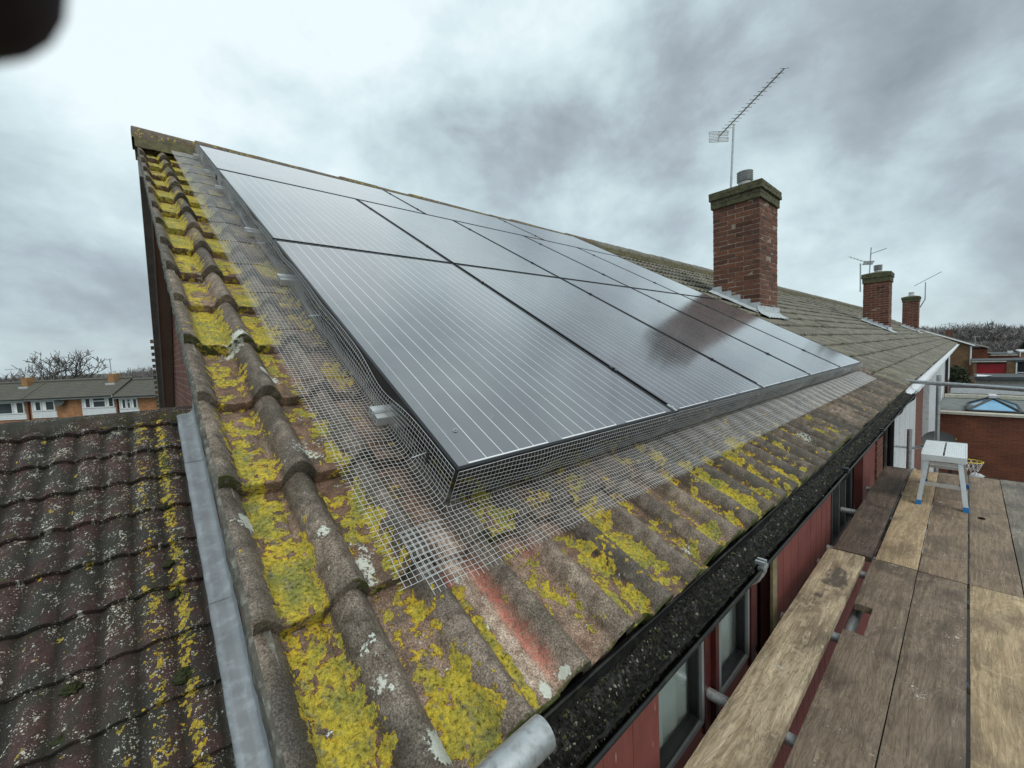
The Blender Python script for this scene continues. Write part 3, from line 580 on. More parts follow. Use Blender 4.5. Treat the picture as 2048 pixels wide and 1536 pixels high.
def chimney(parent, x0, x1, y0, y1, ztop, caph=.27, bm='bricks', cowl=True, cm='capstone', steps=True):
    mb = MB(); zb = roofz(y0) - .25; brick_stack(mb, x0, x1, y0, y1, zb, ztop - caph)
    ch = part('chimney', mb, [M_[bm], M_['chmortar']], parent)
    mb = MB(); h1 = caph * .52
    brick_stack(mb, x0 - .028, x1 + .028, y0 - .028, y1 + .028, ztop - caph, ztop - caph + h1, row=.07); brick_stack(mb, x0 - .052, x1 + .052, y0 - .052, y1 + .052, ztop - caph + h1 + .001, ztop, row=.065)
    part('cap', mb, [M_[cm], M_[cm]], ch); zf = ztop + .05 * (x1 - x0 > .9)
    # flaunching
    mb = MB(); nx = 14; u = np.linspace(0, 1, nx); U, V_ = np.meshgrid(u, u, indexing='ij'); hh = np.minimum(np.minimum(U, 1 - U), np.minimum(V_, 1 - V_)) * 2
    Z = ztop + .003 + .10 * hh ** .7 * (.8 + .4 * fbm(U * 5, V_ * 5, 3, 4)) - .01
    mb.add(np.stack([x0 - .03 + U * (x1 - x0 + .06), y0 - .03 + V_ * (y1 - y0 + .06), Z], -1).reshape(-1, 3), gridfaces(nx, nx), None, 0, True)
    part('flaunching', mb, M_[cm], ch)
    cx, cy = (x0 + x1) / 2 - .02, (y0 + y1) / 2
    mb = MB()
    if cowl:
        mb.tube([(cx, cy, zf + .03), (cx, cy, zf + .13)], .105, 20)
        for q in range(5): z = zf + .14 + q * .036; mb.tube([(cx, cy, z), (cx, cy, z + .010), (cx, cy, z + .02)], [.10, .122, .128], 20)
        mb.tube([(cx, cy, zf + .13), (cx, cy, zf + .315)], .085, 16)
        part('cowl', mb, M_['pot_metal'], ch)
    else:
        mb.tube([(cx, cy, ztop + .02), (cx, cy, ztop + .10), (cx, cy, ztop + .22), (cx, cy, ztop + .26)], [.13, .115, .105, .12], 16, hollow=.8); part('chimney_pot', mb, M_['greytrim'], ch)
    # stepped lead flashing on both cheeks, apron at the front, gutter at the back
    mb = MB(); 
    if steps:
        n = int((y1 - y0) / .13); st = (y1 - y0 + .02) / n
        for q in range(n):
            ya = y0 - .01 + q * st; yb = ya + st + .012; z = roofz(ya); zt = roofz(yb) + .085 + RNG.uniform(-.01, .01)
            for xs, sg in ((x0, -1), (x1, 1)):
                xo = xs + sg * (.008 + .002 * (q % 2)); xi = xs
                mb.box((min(xo, xi), ya, z - .12), (max(xo, xi), yb, zt), 0, None, .004)
        for xs, sg in ((x0, -1), (x1, 1)):
            ys = np.linspace(y0 - .02, y1 + .03, 14); xs_ = xs + sg * np.array([.005, .05, .12, .14]); 
            P = np.array([[(xx, yy, roofz(yy) + (.045, .028, .018, .010)[j] + RNG.uniform(-.004, .004)) for j, xx in enumerate(xs_)] for yy in ys]).reshape(-1, 3)
            f = gridfaces(14, 4); mb.add(P, f if sg < 0 else f[:, ::-1], None, 0, True)
    xs = np.linspace(x0 - .12, x1 + .12, 18)
    P = np.array([[(xx, yy, zz + RNG.uniform(-.004, .004) + .008 * math.sin(xx * 40)) for (yy, zz) in ((y0 - .006, roofz(y0) + .12), (y0 - .012, roofz(y0) + .03), (y0 - .06, roofz(y0 - .06) + .012), (y0 - .17, roofz(y0 - .17) + .006))] for xx in xs]).reshape(-1, 3)
    mb.add(P, gridfaces(18, 4), None, 0, True)
    part('lead_flashing', mb, M_['lead2'], ch)
    return ch

# ================================================================== HOUSE with the array (nearest house of the terrace)
WY = 0.0            # face of the front wall
H1X = 6.14
def house(loc, label, group='houses of the terrace in a row'): return thing('terraced_house', loc, label, 'house', group)
h1 = house((3, 4, -4.9), 'nearest house of the terrace, its mossy roof carrying the solar panels')
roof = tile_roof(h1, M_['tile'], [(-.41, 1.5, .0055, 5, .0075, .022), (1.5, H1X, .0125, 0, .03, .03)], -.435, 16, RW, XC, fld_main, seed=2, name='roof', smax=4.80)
o = roof
# mortared verge edge under the tiles
mb = MB(); ss = np.arange(-.43, 4.95, .02); prof = [(-.385, -.160), (-.402, -.156), (-.414, -.170), (-.409, -.200), (-.413, -.228), (-.406, -.243), (-.30, -.246)]
P = np.zeros((len(ss), len(prof), 3))
for j, (x, n_) in enumerate(prof):
    wob = .010 * (fbm(ss * 14, ss * 0 + j * 1.7, 4, 12) - .5) + .006 * (fbm(ss * 45, ss * 0 + j * 2.7, 3, 13) - .5)
    P[:, j] = RW(x + wob * (0 < j < 6), ss, n_ + wob * .6)
mb.add(P.reshape(-1, 3), gridfaces(len(ss), len(prof))[:, ::-1], None, 0, True)
part('verge_mortar', mb, M_['mortar'], h1)
ridge_part(h1, -.43, H1X, YR, ZR + .015, M_['tile'], lich=.44, moss=.44)
# rear slope: slab with its soffit, fascia boards and trim along the gable
def rearM(x, y, d): return (x, y, ZR - (y - YR) * math.tan(R(30)) + d)
def rear_strip(x0, x1, ya, yb, da, db):
    mb = MB(); v = [rearM(x, y, d) for d in (da, db) for (x, y) in ((x0, ya), (x1, ya), (x1, yb), (x0, yb))]
    return mb.add(v, [(0, 3, 2, 1), (4, 5, 6, 7), (0, 1, 5, 4), (1, 2, 6, 5), (2, 3, 7, 6), (3, 0, 4, 7)])
part('rear_roof', rear_strip(-.405, H1X, YR, 9.3, -.10, .02), M_['tile_far'], h1)
part('bargeboard', rear_strip(-.420, -.362, YR - .02, 9.25, -.30, -.13), M_['bargegrey'], h1)
part('verge_trim', rear_strip(-.361, -.348, YR, 9.2, -.315, -.14), M_['greytrim'], h1)
part('verge_soffit', rear_strip(-.347, -.225, YR, 9.2, -.30, -.16), M_['soffit'], h1)
# uneven tile edges of the rear verge, seen past the bargeboard
mb = MB()
for k in range(16):
    y = 6.9 + k * .15; a = rearM(-.452, y, -.09); mb.box((a[0], y, a[2] - .035), (-.40, y + .13, a[2] + .012), 0, None, .004)
part('verge_tile_edges', mb, M_['capstone'], h1)
# gable wall
mb = MB(); xg = -.22
pts = [(WY, -4.9), (8.6, -4.9), (8.6, ZR - (8.6 - YR) * .5774 - .17), (YR, ZR - .17), (WY, ZR - (YR - WY) * .5774 - .17)]
v = [(xg, y, z) for y, z in pts] + [(xg + .1, y, z) for y, z in pts]
mb.add(v, [(0, 4, 3, 3), (0, 3, 1, 1), (1, 3, 2, 2), (5, 8, 9, 9), (5, 6, 8, 8), (6, 7, 8, 8)])
part('gable_wall', mb, M_['redbrick'], h1)
part('rear_wall', B(((-.2, 8.5, -4.9), (H1X, 8.6, -.3))), M_['redbrick'], h1)
# fascia, soffit at the eaves
part('fascia', B(((-.38, -.272, -.52), (H1X, -.252, -.405))), M_['blackplastic'], h1)
part('eaves_soffit', B(((-.38, -.251, -.52), (H1X, .06, -.505))), M_['fasciagrey'], h1)
# front wall: painted panels between the windows
def wallbox(x0, x1, z0, z1, y0=WY, y1=WY + .08): return ((x0, y0, z0), (x1, y1, z1))
WIN = [(.60, 1.235, -1.44, -.53), (1.400, 1.800, -1.44, -.53), (3.80, 4.70, -1.56, -.53)]
segs = [wallbox(-.22, .805, -4.9, -.5, WY - .03, WY - .012), wallbox(-.2, .58, -4.9, -.5, WY, WY + .08), wallbox(.58, 1.96, -4.9, -1.46), wallbox(2.28, 3.785, -4.9, -.5), wallbox(3.785, 4.72, -4.9, -1.58), wallbox(5.44, 6.32, -4.9, -.5), wallbox(1.96, 2.28, -4.9, -2.2), wallbox(4.72, 5.44, -4.9, -2.2)]
mb = MB()
for i, s_ in enumerate(segs): mb.box(*s_)
# vertical butt joints of the cladding
for x in [-.05, .12, .29, .46, .63] + [2.45, 2.62, 2.79, 2.96, 3.13, 3.30, 3.47, 3.64]: 
    for z in np.arange(-2.6, -.5, .55): 
        if hsh(np.array([int(x * 100)]), np.array([int(z * 50) + 500]), 1)[0] > .25: mb.box((x, -.0015 - (.03 if x < .9 else 0), z), (x + .16, .001 - (.03 if x < .9 else 0), z + .545), 0, None, .0006)
part('front_wall', mb, M_['redwall'], h1)
part('brick_pier', B(wallbox(6.33, 6.86, -4.9, -.53, -.02, .12)), M_['redbrick'], h1)
mb = MB(); mb.box((1.236, -.015, -1.5), (1.30, .07, -.5)); mb.box((1.305, -.035, -1.5), (1.335, .07, -.5)); mb.box((1.34, -.01, -1.5), (1.398, .07, -.5)); mb.box((1.805, -.02, -1.5), (1.87, .07, -.5)); mb.box((1.875, .0, -1.5), (1.958, .07, -.5))
part('timber_mullion', mb, M_['redwood'], h1)
part('timber_post', B(((2.195, -.012, -2.2), (2.278, .002, -.5))), M_['timber'], h1)
part('recess', B(((1.96, .30, -2.2), (2.28, .34, -.5))), M_['blackplastic'], h1); part('recess', B(((4.72, .3, -2.2), (5.44, .34, -.5))), M_['blackplastic'], h1)
def window(parent, x0, x1, z0, z1, y=WY, fm='greytrim', curtain=True, mull=(), fw=.024):
    mb = MB(); mb.box((x0, y - .01, z0), (x1, y + .05, z0 + fw)); mb.box((x0, y - .01, z1 - fw), (x1, y + .05, z1)); mb.box((x0, y - .012, z0 + fw), (x0 + fw, y + .052, z1 - fw)); mb.box((x1 - fw, y - .012, z0 + fw), (x1, y + .052, z1 - fw))
    for q in mull: mb.box((q - .02, y - .008, z0 + fw), (q + .02, y + .048, z1 - fw))
    f = part('window', mb, M_[fm], parent)
    part('glazing_bead', B(((x0 + fw, y, z0 + fw), (x1 - fw, y + .045, z0 + fw + .018)), ((x1 - fw - .016, y + .001, z0 + fw + .018), (x1 - fw, y + .044, z1 - fw))), M_['blackplastic'], f)
    part('pane', B(((x0 + fw, y + .022, z0 + fw), (x1 - fw, y + .027, z1 - fw))), M_['glass'], f)
    if curtain:
        mb = MB(); xs = np.arange(x0 - .03, x1 + .06, .006); fold = .012 * np.sin(xs * 62 + 1.3 * np.sin(xs * 9)) ; ys = y + .065 + fold; zs = np.array([z0 - .1, z1])
        keep = xs < x1 + .06
        xs = xs[keep]; ys = ys[keep]; P = np.stack([np.stack([xs, ys, np.full_like(xs, z)], -1) for z in zs], 1).reshape(-1, 3); mb.add(P, gridfaces(len(xs), 2), None, 0, True)
        part('curtain', mb, M_['curtain'], f)
    return f
for i, (a, b_, c_, d_) in enumerate(WIN): window(h1, a, b_, c_, d_, fm='windowgrey' if i < 2 else 'fasciagrey', mull=() if i < 2 else (4.12, 4.40), curtain=True)
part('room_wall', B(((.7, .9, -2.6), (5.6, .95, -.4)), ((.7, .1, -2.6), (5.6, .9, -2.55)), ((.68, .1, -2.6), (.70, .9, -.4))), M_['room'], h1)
# gutter with brackets and debris
def gutter(parent, x0, x1, matn, yc=-.343, zc=-.372, r=.051, name='gutter'):
    mb = MB(); n = 14; th = np.linspace(np.pi, 2 * np.pi, n); xs = np.linspace(x0, x1, max(3, int((x1 - x0) / .12)))
    for rr, fl in ((r, False), (r - .003, True)):
        P = np.stack([np.broadcast_to(xs[:, None], (len(xs), n)), yc + rr * np.cos(th)[None] + 0 * xs[:, None], zc + rr * np.sin(th)[None] * .95 + .0012 * np.sin(xs * 7)[:, None]], -1).reshape(-1, 3)
        f = gridfaces(len(xs), n); mb.add(P, f if fl else f[:, ::-1], None, 0, True)
    for sg in (-1, 1): mb.tube([(x0, yc + sg * (r + .002), zc), (x1, yc + sg * (r + .002), zc)], .0042, 8)
    return part(name, mb, matn, parent)
gt = gutter(h1, -.38, 5.95, M_['gutterblack'])
for bx in (.72, 1.90, 3.1, 4.3, 5.5):
    mb = MB(); th = np.linspace(np.pi * .97, np.pi * 1.7, 8)
    for xx in (bx, bx + .028):
        mb.tube([(xx, -.335 + .062 * math.cos(t_), -.372 + .06 * math.sin(t_)) for t_ in th], .0045, 6)
    mb.box((bx - .004, -.402, -.374), (bx + .032, -.386, -.364)); mb.box((bx, -.402, -.36), (bx + .008, -.378, -.350)); mb.box((bx + .020, -.400, -.361), (bx + .028, -.377, -.351)); part('gutter_bracket', mb, M_['galv'] if bx < 1 else M_['blackplastic'], gt)
for jx in (1.62, 3.6): part('gutter_joint', MB().tube([(jx, -.343 + .0475 * math.cos(t_), -.372 + .046 * math.sin(t_)) for t_ in np.linspace(np.pi, 2 * np.pi, 12)], .005, 6), M_['blackplastic'], gt)
# eaves felt carrier lapping into the gutter
mb = MB(); xs = np.arange(-.38, 5.95, .03); pf = [(-.262, -.402), (-.284, -.408), (-.303, -.414), (-.318, -.420), (-.324, -.428)]
P = np.array([[(x, y + .004 * math.sin(x * 5.1 + j), z + .003 * math.sin(x * 9 + j * 2)) for j, (y, z) in enumerate(pf)] for x in xs]).reshape(-1, 3)
mb.add(P, gridfaces(len(xs), 5), None, 0, True); part('eaves_felt', mb, M_['gutterblack'], h1)
# leaf litter and moss lying in the gutter: countless crumbs
m_, t, b = mat('gutter_debris'); g = G(t); isl = g.n('ShaderNodeNewGeometry').outputs['Random Per Island']
g.put(g.ramp(isl, [(0, (.008, .008, .007)), (.70, (.014, .013, .010)), (.88, (.035, .034, .020)), (.96, (.09, .095, .025)), (1, (.34, .33, .28))]), b.inputs['Base Color']); b.inputs['Roughness'].default_value = .6; M_['debris'] = m_
mb = MB(); xs = np.arange(-.38, 5.9, .010); ys_ = np.linspace(-.388, -.300, 11); XX, YY = np.meshgrid(xs, ys_, indexing='ij')
ZZ = -.424 + .034 * sst(-.362, -.386, YY) + .020 * sst(-.33, -.302, YY) + .022 * fbm(XX * 9, YY * 30, 4, 3) + .016 * fbm(XX * 60, YY * 60, 3, 4) + .012 * sst(-.335, -.385, YY)
mb.add(np.stack([XX, YY, ZZ], -1).reshape(-1, 3), gridfaces(len(xs), 11), None, 0, False)
nd = 22000; px = -.38 + 6.2 * RNG.rand(nd) ** 1.7; py = RNG.uniform(-.382, -.298, nd) - .012 * np.sin(px * 11) * np.sin(px * 4.3); py = np.maximum(py, -.383 + .01 * RNG.rand(nd)) ; sz = RNG.uniform(.0012, .0048, nd) * (1 + .15 * px)
zb_ = -.422 + .030 * sst(-.360, -.386, py) + .020 * sst(-.33, -.302, py) + .032 * fbm(px * 9, py * 30, 4, 3) + .006
tv = np.array([(1, 0, -.3), (-.5, .8, -.2), (-.4, -.8, -.3), (.1, .1, .9)])
ne = 1400; pe = RNG.uniform(-.300, -.268, ne); xe_ = -.38 + 6.2 * RNG.rand(ne) ** 1.5; px = np.r_[px, xe_]; py = np.r_[py, pe]; zb_ = np.r_[zb_, -.400 + (pe + .268) * .4]; sz = np.r_[sz, RNG.uniform(.0008, .003, ne)]; nd += ne
V_ = (tv[None] * sz[:, None, None] * RNG.uniform(.4, 1.5, (nd, 4, 3))) + np.stack([px, py, zb_], -1)[:, None]
fb = np.array([(0, 1, 3, 3), (1, 2, 3, 3), (2, 0, 3, 3)]); mb.add(V_.reshape(-1, 3), (fb[None] + 4 * np.arange(nd)[:, None, None]).reshape(-1, 4), None, 0, False)
tag(part('gutter_debris', mb, M_['debris'], gt), kind='stuff')

# ================================================================== further houses of the terrace
spans = [(H1X, 12.2), (12.2, 18.2), (18.2, 24.2), (24.2, 30.2), (30.2, 38.6)]
labs = ['second house of the terrace, with the tall brick chimney and white gutter', 'third house of the terrace, grey tiles between the near and the middle chimney',
        'fourth house of the terrace, carrying the middle brick chimney with a twin aerial', 'fifth house of the terrace, grey tiles between the middle and the far chimney', 'end house of the terrace, farthest along, carrying the smallest chimney']
hs = []
for i, ((a, b_), lb) in enumerate(zip(spans, labs)):
    h = house(((a + b_) / 2, 4, -4.9), lb); hs.append(h); e0 = .006 * i
    tile_roof(h, M_['tile_far'], [(a + .002, b_ - .002, .019 if i < 2 else .0383, 0, .07, .085)], -.42, 15, RW, XC, fld_far, nb=-.182 + .002 * (i % 2), seed=20 + i, name='roof', smax=4.80, rh=.026, jit=1.6)
    ridge_part(h, a, b_, YR, ZR + .012 + .002 * (i % 2), M_['tile_far'], lich=.2, moss=.2)
    part('rear_roof', rear_strip(a + .001, b_ - .001, YR, 9.3, -.10, .02), M_['tile_far'], h)
    part('rear_wall', B(((a, 8.5, -4.9), (b_, 8.6, -.3))), M_['redbrick'], h)
    part('fascia', B(((a + .001, -.27, -.53), (b_ - .001, -.25, -.405))), M_['pvc'], h)
    part('eaves_soffit', B(((a + .001, -.249, -.53), (b_ - .001, .0, -.515))), M_['pvc'], h)
    gutter(h, a - (.19 if i == 0 else 0) + .001, b_ - .001, M_['pvc'], yc=-.345)
h2, h3, h4, h5, h6 = hs
# front of the second house: white cladding, brick piers
part('front_wall', B(((6.87, .03, -4.9), (12.2, .12, -.53))), M_['redbrick'], h2)
mb = MB()
for k in range(10): x = 7.62 + k * .45; mb.box((x, -.012 - .004 * (k % 2), -4.2), (x + .44, .029, -.66), 0)
mb.box((7.56, -.03, -4.2), (7.61, .029, -.6)); part('white_cladding', mb, M_['pvc'], h2)
mb = MB(); mb.box((6.9, -.03, -4.0), (7.54, .02, -.56)); part('black_panel', mb, M_['blackplastic'], h2)  # flat black panel filling the strip between brick pier and cladding
part('downpipe', MB().tube([(7.0, -.30, -.44), (7.0, -.28, -.56), (7.05, -.08, -.78), (7.05, -.07, -4.9)], .034, 12), M_['blackplastic'], h2)
part('front_wall', B(((12.2, .02, -4.9), (14.9, .12, -.53))), M_['redbrick'], h3)
mb = MB()
for k in range(16): x = 14.95 + k * .2; mb.box((x, -.10 - .003 * (k % 2), -4.2), (x + .197, .02, -.66), 0)
part('white_cladding', mb, M_['pvc'], h3)
part('front_wall', B(((18.2, .02, -4.9), (24.2, .12, -.53))), M_['redbrick'], h4)
part('white_cladding', B(((18.25, -.10, -4.2), (20.3, .019, -.66))), M_['pvc'], h4)
part('front_wall', B(((24.2, .02, -4.9), (30.2, .12, -.53))), M_['pvc'], h5)
part('downpipe', MB().tube([(30.1, -.3, -.45), (30.1, -.05, -.8), (30.1, -.05, -4.9)], .05, 10), M_['blackplastic'], h5)
part('front_wall', B(((30.2, .02, -4.9), (38.6, .12, -.53))), M_['redbrick'], h6)
part('window', B(((33.2, -.02, -2.4), (36.6, .019, -.75))), M_['pvc'], h6)
part('gable_wall', B(((38.5, .1, -4.9), (38.6, 8.5, -.4))), M_['redbrick'], h6)
c1 = chimney(h2, 7.09, 8.02, 1.55, 2.28, 2.88)
c2 = chimney(h4, 18.63, 19.45, 1.10, 1.78, 2.50, caph=.32, bm='bricks_far', cowl=True)
c3 = chimney(h6, 29.95, 30.85, 1.05, 1.66, 2.34, caph=.25, bm='bricks_far', cowl=False)

# ================================================================== lower house of the terrace on the left
hl = thing('terraced_house', (-4, 4, -6.4), 'lower house on the left, its dark red brown roof speckled with pale lichen', 'house', 'houses of the terrace in a row')
def RWL(X, S, Nn): return RW(X, S, Nn - 2.055)
LYR, LZR = 4.15, -.215
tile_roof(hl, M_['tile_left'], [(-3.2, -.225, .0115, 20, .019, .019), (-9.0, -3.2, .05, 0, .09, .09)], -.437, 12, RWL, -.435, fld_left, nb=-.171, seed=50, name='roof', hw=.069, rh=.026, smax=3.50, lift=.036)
ridge_part(hl, -9.0, -.225, LYR, LZR, M_['tile_left'], r=.115, lich=.22, moss=.46)
mb = MB(); v = [(x, y, LZR - (y - LYR) * .577 + d) for d in (-.1, -.02) for x, y in ((-9, LYR), (-.23, LYR), (-.23, 8.6), (-9, 8.6))]
mb.add(v, [(0, 3, 2, 1), (4, 5, 6, 7), (0, 1, 5, 4), (1, 2, 6, 5), (2, 3, 7, 6), (3, 0, 4, 7)]); part('rear_roof', mb, M_['tile_left'], hl)
part('front_wall', B(((-9, .05, -6.4), (-.23, .15, -2.5))), M_['redbrick'], hl); part('side_wall', B(((-9, .15, -6.4), (-8.9, 8.5, -2.5))), M_['redbrick'], hl); part('rear_wall', B(((-9, 8.5, -6.4), (-.23, 8.6, -2.5))), M_['redbrick'], hl)
# lead flashing along the gable wall, in lapped sheets
for a, b_ in ((-.45, 1.385), (1.375, 2.73), (2.72, 3.46)):
    mb = MB(); ss = np.linspace(a, b_, int((b_ - a) / .04)); up = .004 if a < 1 else (.0 if a > 2 else .002); ww = np.array([-.348, -.344, -.31, -.27, -.236, -.226, -.2235])
    nn = np.array([-.122, -.100, -.096, -.097, -.092, -.080, .02]) + up
    P = np.zeros((len(ss), 7, 3)); 
    for j in range(7):
        wv = .0035 * (fbm(ss * 6, ss * 0 + j * .6, 3, 44) - .5) * (j < 5) + (.0012 * np.sin(ss * 23 + j) if j < 2 else 0)
        P[:, j] = RWL(ww[j] + wv * (1 if j < 4 else 0), ss - .05 * j * (.02), nn[j] + wv * 1.2 + .006 * sst(.06, 0, ss - a))
    mb.add(P.reshape(-1, 3), gridfaces(len(ss), 7)[:, ::-1], None, 0, True); part('lead_flashing', mb, M_['lead'], hl)
def blob(mb, c, r, sq=.6, seed=0, n=14, rough=.25):
    th = np.linspace(0, np.pi, n); ph = np.linspace(0, 2 * np.pi, n * 2); T_, P_ = np.meshgrid(th, ph, indexing='ij')
    rr = r * (1 + rough * (fbm(T_ * 3 + seed, np.cos(P_) * 2 + np.sin(P_) * 3 + seed, 4, seed) - .5) * 2)
    mb.add(np.stack([c[0] + rr * np.sin(T_) * np.cos(P_), c[1] + rr * np.sin(T_) * np.sin(P_), c[2] + rr * sq * np.cos(T_)], -1).reshape(-1, 3), gridfaces(n, n * 2), None, 0, True)
M_['moss'] = simple('moss_cushion', (.026, .034, .009), 1., 0, .5, 60, .006, 160)
for q, (x, s_, r_, lb) in enumerate([(-.915, 1.21, .042, 'upper of two green moss cushions farthest left on the lower roof'), (-.935, .985, .030, 'lower of two green moss cushions farthest left on the lower roof'), (-.495, 1.04, .050, 'largest dark moss cushion, amid yellow lichen near the lead strip'), (-.50, 1.56, .036, 'dark moss cushion in the lichen streak beside the lead strip, at mid height'), (-.505, 1.80, .034, 'dark moss cushion beside the lead strip, second above the largest one'), (-.49, 2.32, .034, 'dark moss cushion high in the lichen streak by the lead strip')]):
    c_ = RWL(x, s_, -.135)[()].reshape(3); mb = MB(); blob(mb, c_, r_ * .9, .6, q, 22, .75); tag(mb.build('moss_cushion', M_['moss'], None, tuple(c_)), lb, 'moss', 'moss cushions on the lower roof')

# ================================================================== SOLAR ARRAY
GAP = .02
def make_panel(w_, l_, name='solar_panel', lines=True):
    root = bpy.data.objects.new(name, None); root.empty_display_size = .1; link(root, None, (0, 0, 0))
    f = .009; mb = MB(); mb.box((0, 0, -.035), (w_, f, .0012)); mb.box((0, l_ - f, -.035), (w_, l_, .0012)); mb.box((0, f + .0003, -.035), (f, l_ - f - .0003, .0012)); mb.box((w_ - f, f + .0003, -.035), (w_, l_ - f - .0003, .0012))
    fr = part('frame', mb, M_['blackmetal'], root); part('cell_sheet', B(((f + .0002, f + .0002, -.0055), (w_ - f - .0002, l_ - f - .0002, -.0006))), M_['cells'], root)
    return root
def place(root, X, S, rot=0):
    root.matrix_world = ROOFM @ Matrix.Translation((X, S, 0)) @ Matrix.Rotation(R(rot), 4, 'Z'); ORG[root] = root.matrix_world.translation
p0 = make_panel(PWID, PLEN); ORDN = ['first (nearest the verge)', 'second', 'third', 'fourth', 'fifth (farthest from the verge)']
def copyt(src):
    r = src.copy(); C.objects.link(r)
    for ch in list(src.children):
        c = ch.copy(); C.objects.link(c); c.parent = r
    return r
k = 0
for row in range(2):
    for col in range(5):
        p = p0 if k == 0 else copyt(p0); k += 1
        place(p, col * (PWID + GAP), row * (PLEN + GAP))
        tag(p, ('black upright solar panel in the bottom row by the gutter, ' if row == 0 else 'black upright solar panel in the middle row, ') + ORDN[col], 'solar panel', 'black solar panels clamped on the roof')
LW, LH = 1.762, 1.10
pl_ = make_panel(LH, LW)
for col in range(3):
    p = pl_ if col == 0 else copyt(pl_)
    p.matrix_world = ROOFM @ Matrix.Translation((col * (LW + GAP), 2 * (PLEN + GAP) + LH, 0)) @ Matrix.Rotation(R(-90), 4, 'Z')
    tag(p, 'black solar panel lying lengthwise in the top row under the ridge, ' + ('at the verge end' if col == 0 else 'in the middle' if col == 1 else 'at the chimney end'), 'solar panel', 'black solar panels clamped on the roof')
TOPS = 2 * (PLEN + GAP) + LH; ARX = 5 * PWID + 4 * GAP
# mounting rails with twin box sections
RAILS = [.315, 1.36, 2.07, 3.10, 3.66, 4.36]
for q, s_ in enumerate(RAILS):
    mb = MB(); xe = ARX + .04
    for ds in (0, .0235):
        for (a0, b0, a1, b1) in ((0, 0, .022, .003), (0, .023, .022, .026), (0, .003, .003, .023), (.019, .003, .022, .023), (.003, .0115, .019, .0145)):
            mb.box((-.046 - .006 * (ds > 0), s_ + ds + a0, -.086 + b0 - .010 * (ds == 0)), (xe, s_ + ds + a1, -.086 + b1 - .010 * (ds == 0)), 0, ROOFM)
    mb.box((.02, s_ + .0005, -.118), (xe, s_ + .0435, -.0965), 0, ROOFM)
    o = tag(mb.build('mounting_rail', M_['alu'], None, (0, 0, 0)), ['lowest aluminium rail end poking through the wire mesh, nearest the camera', 'aluminium rail end poking out under the upper edge of the lowest panel', 'aluminium rail end poking out under the lower half of the middle panel', 'aluminium rail end poking out near the top of the middle panel', 'aluminium rail end under the lower half of the top row panel', 'highest aluminium rail end, just below the ridge'][q], 'mounting rail', 'mounting rails under the panels')
# clamps
def clamp(X, S, lab, lw=.02, mt='blackmetal'):
    mb = MB(); mb.box((X - lw / 2, S - .022, .0016), (X + lw / 2, S + .022, .0046), 0, ROOFM); mb.box((X - .006, S - .018, -.05), (X + .006, S + .018, .0014), 0, ROOFM)
    mb.tube([tuple(RW(X, S, .0047)), tuple(RW(X, S, .009))], .006, 8); c_ = RW(X, S, 0).reshape(3)
    return tag(mb.build('panel_clamp', M_[mt], None, tuple(c_)), lab, 'clamp', 'clamps between the panels')
NTH = ['first and second', 'second and third', 'third and fourth', 'fourth and fifth']
for col in range(1, 5):
    for q, s_ in enumerate(RAILS[:4]): clamp(col * (PWID + GAP) - GAP / 2, s_ + .02, ('lower' if q % 2 == 0 else 'upper') + ' black clamp in the seam between the ' + NTH[col - 1] + (' bottom' if q < 2 else ' middle') + ' row panels')
for col in (1, 2):
    for q, s_ in enumerate(RAILS[4:]): clamp(col * (LW + GAP) - GAP / 2, s_ + .02, ('lower' if q % 2 == 0 else 'upper') + ' black clamp in the seam between the ' + NTH[col - 1] + ' top row panels')
for q, lb in zip(range(1, 5), ['silver mesh clip at the gutter corner between first and second panels', 'silver mesh clip at the lower corner between second and third panels', 'silver mesh clip at the lower corner between third and fourth panels', 'silver mesh clip at the lower corner between fourth and fifth panels']):
    clamp(q * (PWID + GAP) - GAP / 2, .024, lb, .014, 'alu')

# ------------------------------------------------------------------ wire mesh skirt round the array
CELL = .0127; WRr = .00056
def skirt_profile(q, s, s0_=9., nf=1.0):
    """q: distance down and out from the panel edge (m); returns outward offset (towards the open roof) and height"""
    VH = .104 * nf; rb = .022
    bul = .020 * np.sin(np.pi * np.clip(q / VH, 0, 1)) * (fbm(s * 2.3, s * 0 + 1.3, 3, 88) * 1.8 - .35)
    a = VH - rb; arc = rb * np.pi / 2
    out = np.where(q < a, 0, np.where(q < a + arc, rb * (1 - np.cos(np.clip((q - a) / rb, 0, np.pi / 2))), rb + (q - a - arc)))
    h = np.where(q < a, -q, np.where(q < a + arc, -a - rb * np.sin(np.clip((q - a) / rb, 0, np.pi / 2)), -VH))
    return out + bul * sst(.0, .30, np.abs(s0_)), h
QMAX = .275
def mitre(a):
    d = np.maximum(-a - .006, 0); return np.where(d < .022, .082 + .022 * np.arccos(np.clip(1 - d / .022, -1, 1)), .1166 + d - .022)
def dipf(s, centers):
    d = 0
    for c_, wd, am in centers: d = d + am * np.exp(-((s - c_) / wd) ** 2)
    return d
SD = [(.40, .13, .030), (1.50, .10, .012), (2.16, .12, .016), (3.2, .1, .012), (.95, .12, .006)]
def left_pt(q, s):
    out, h = skirt_profile(q, s, np.maximum(s, 0)); d = dipf(s, SD); f = np.clip(1 - q / .11, 0, 1)
    h = h - d * f; flat = sst(.10, .14, q); xx = -.006 - out - .012 * d / .03 * f * 0
    # flat lap follows the rolls a little
    pr, u = rollprof(xx, XC, .153, .055); und = (.010 * (1 - pr)) * flat + .004 * (fbm(s * 9, q * 8, 2, 3) - .5) * flat
    ph = (s + .435) / .343 % 1; h = h + flat * (.006 - .005 * ph) - und * .45
    return RW(xx, s, h)
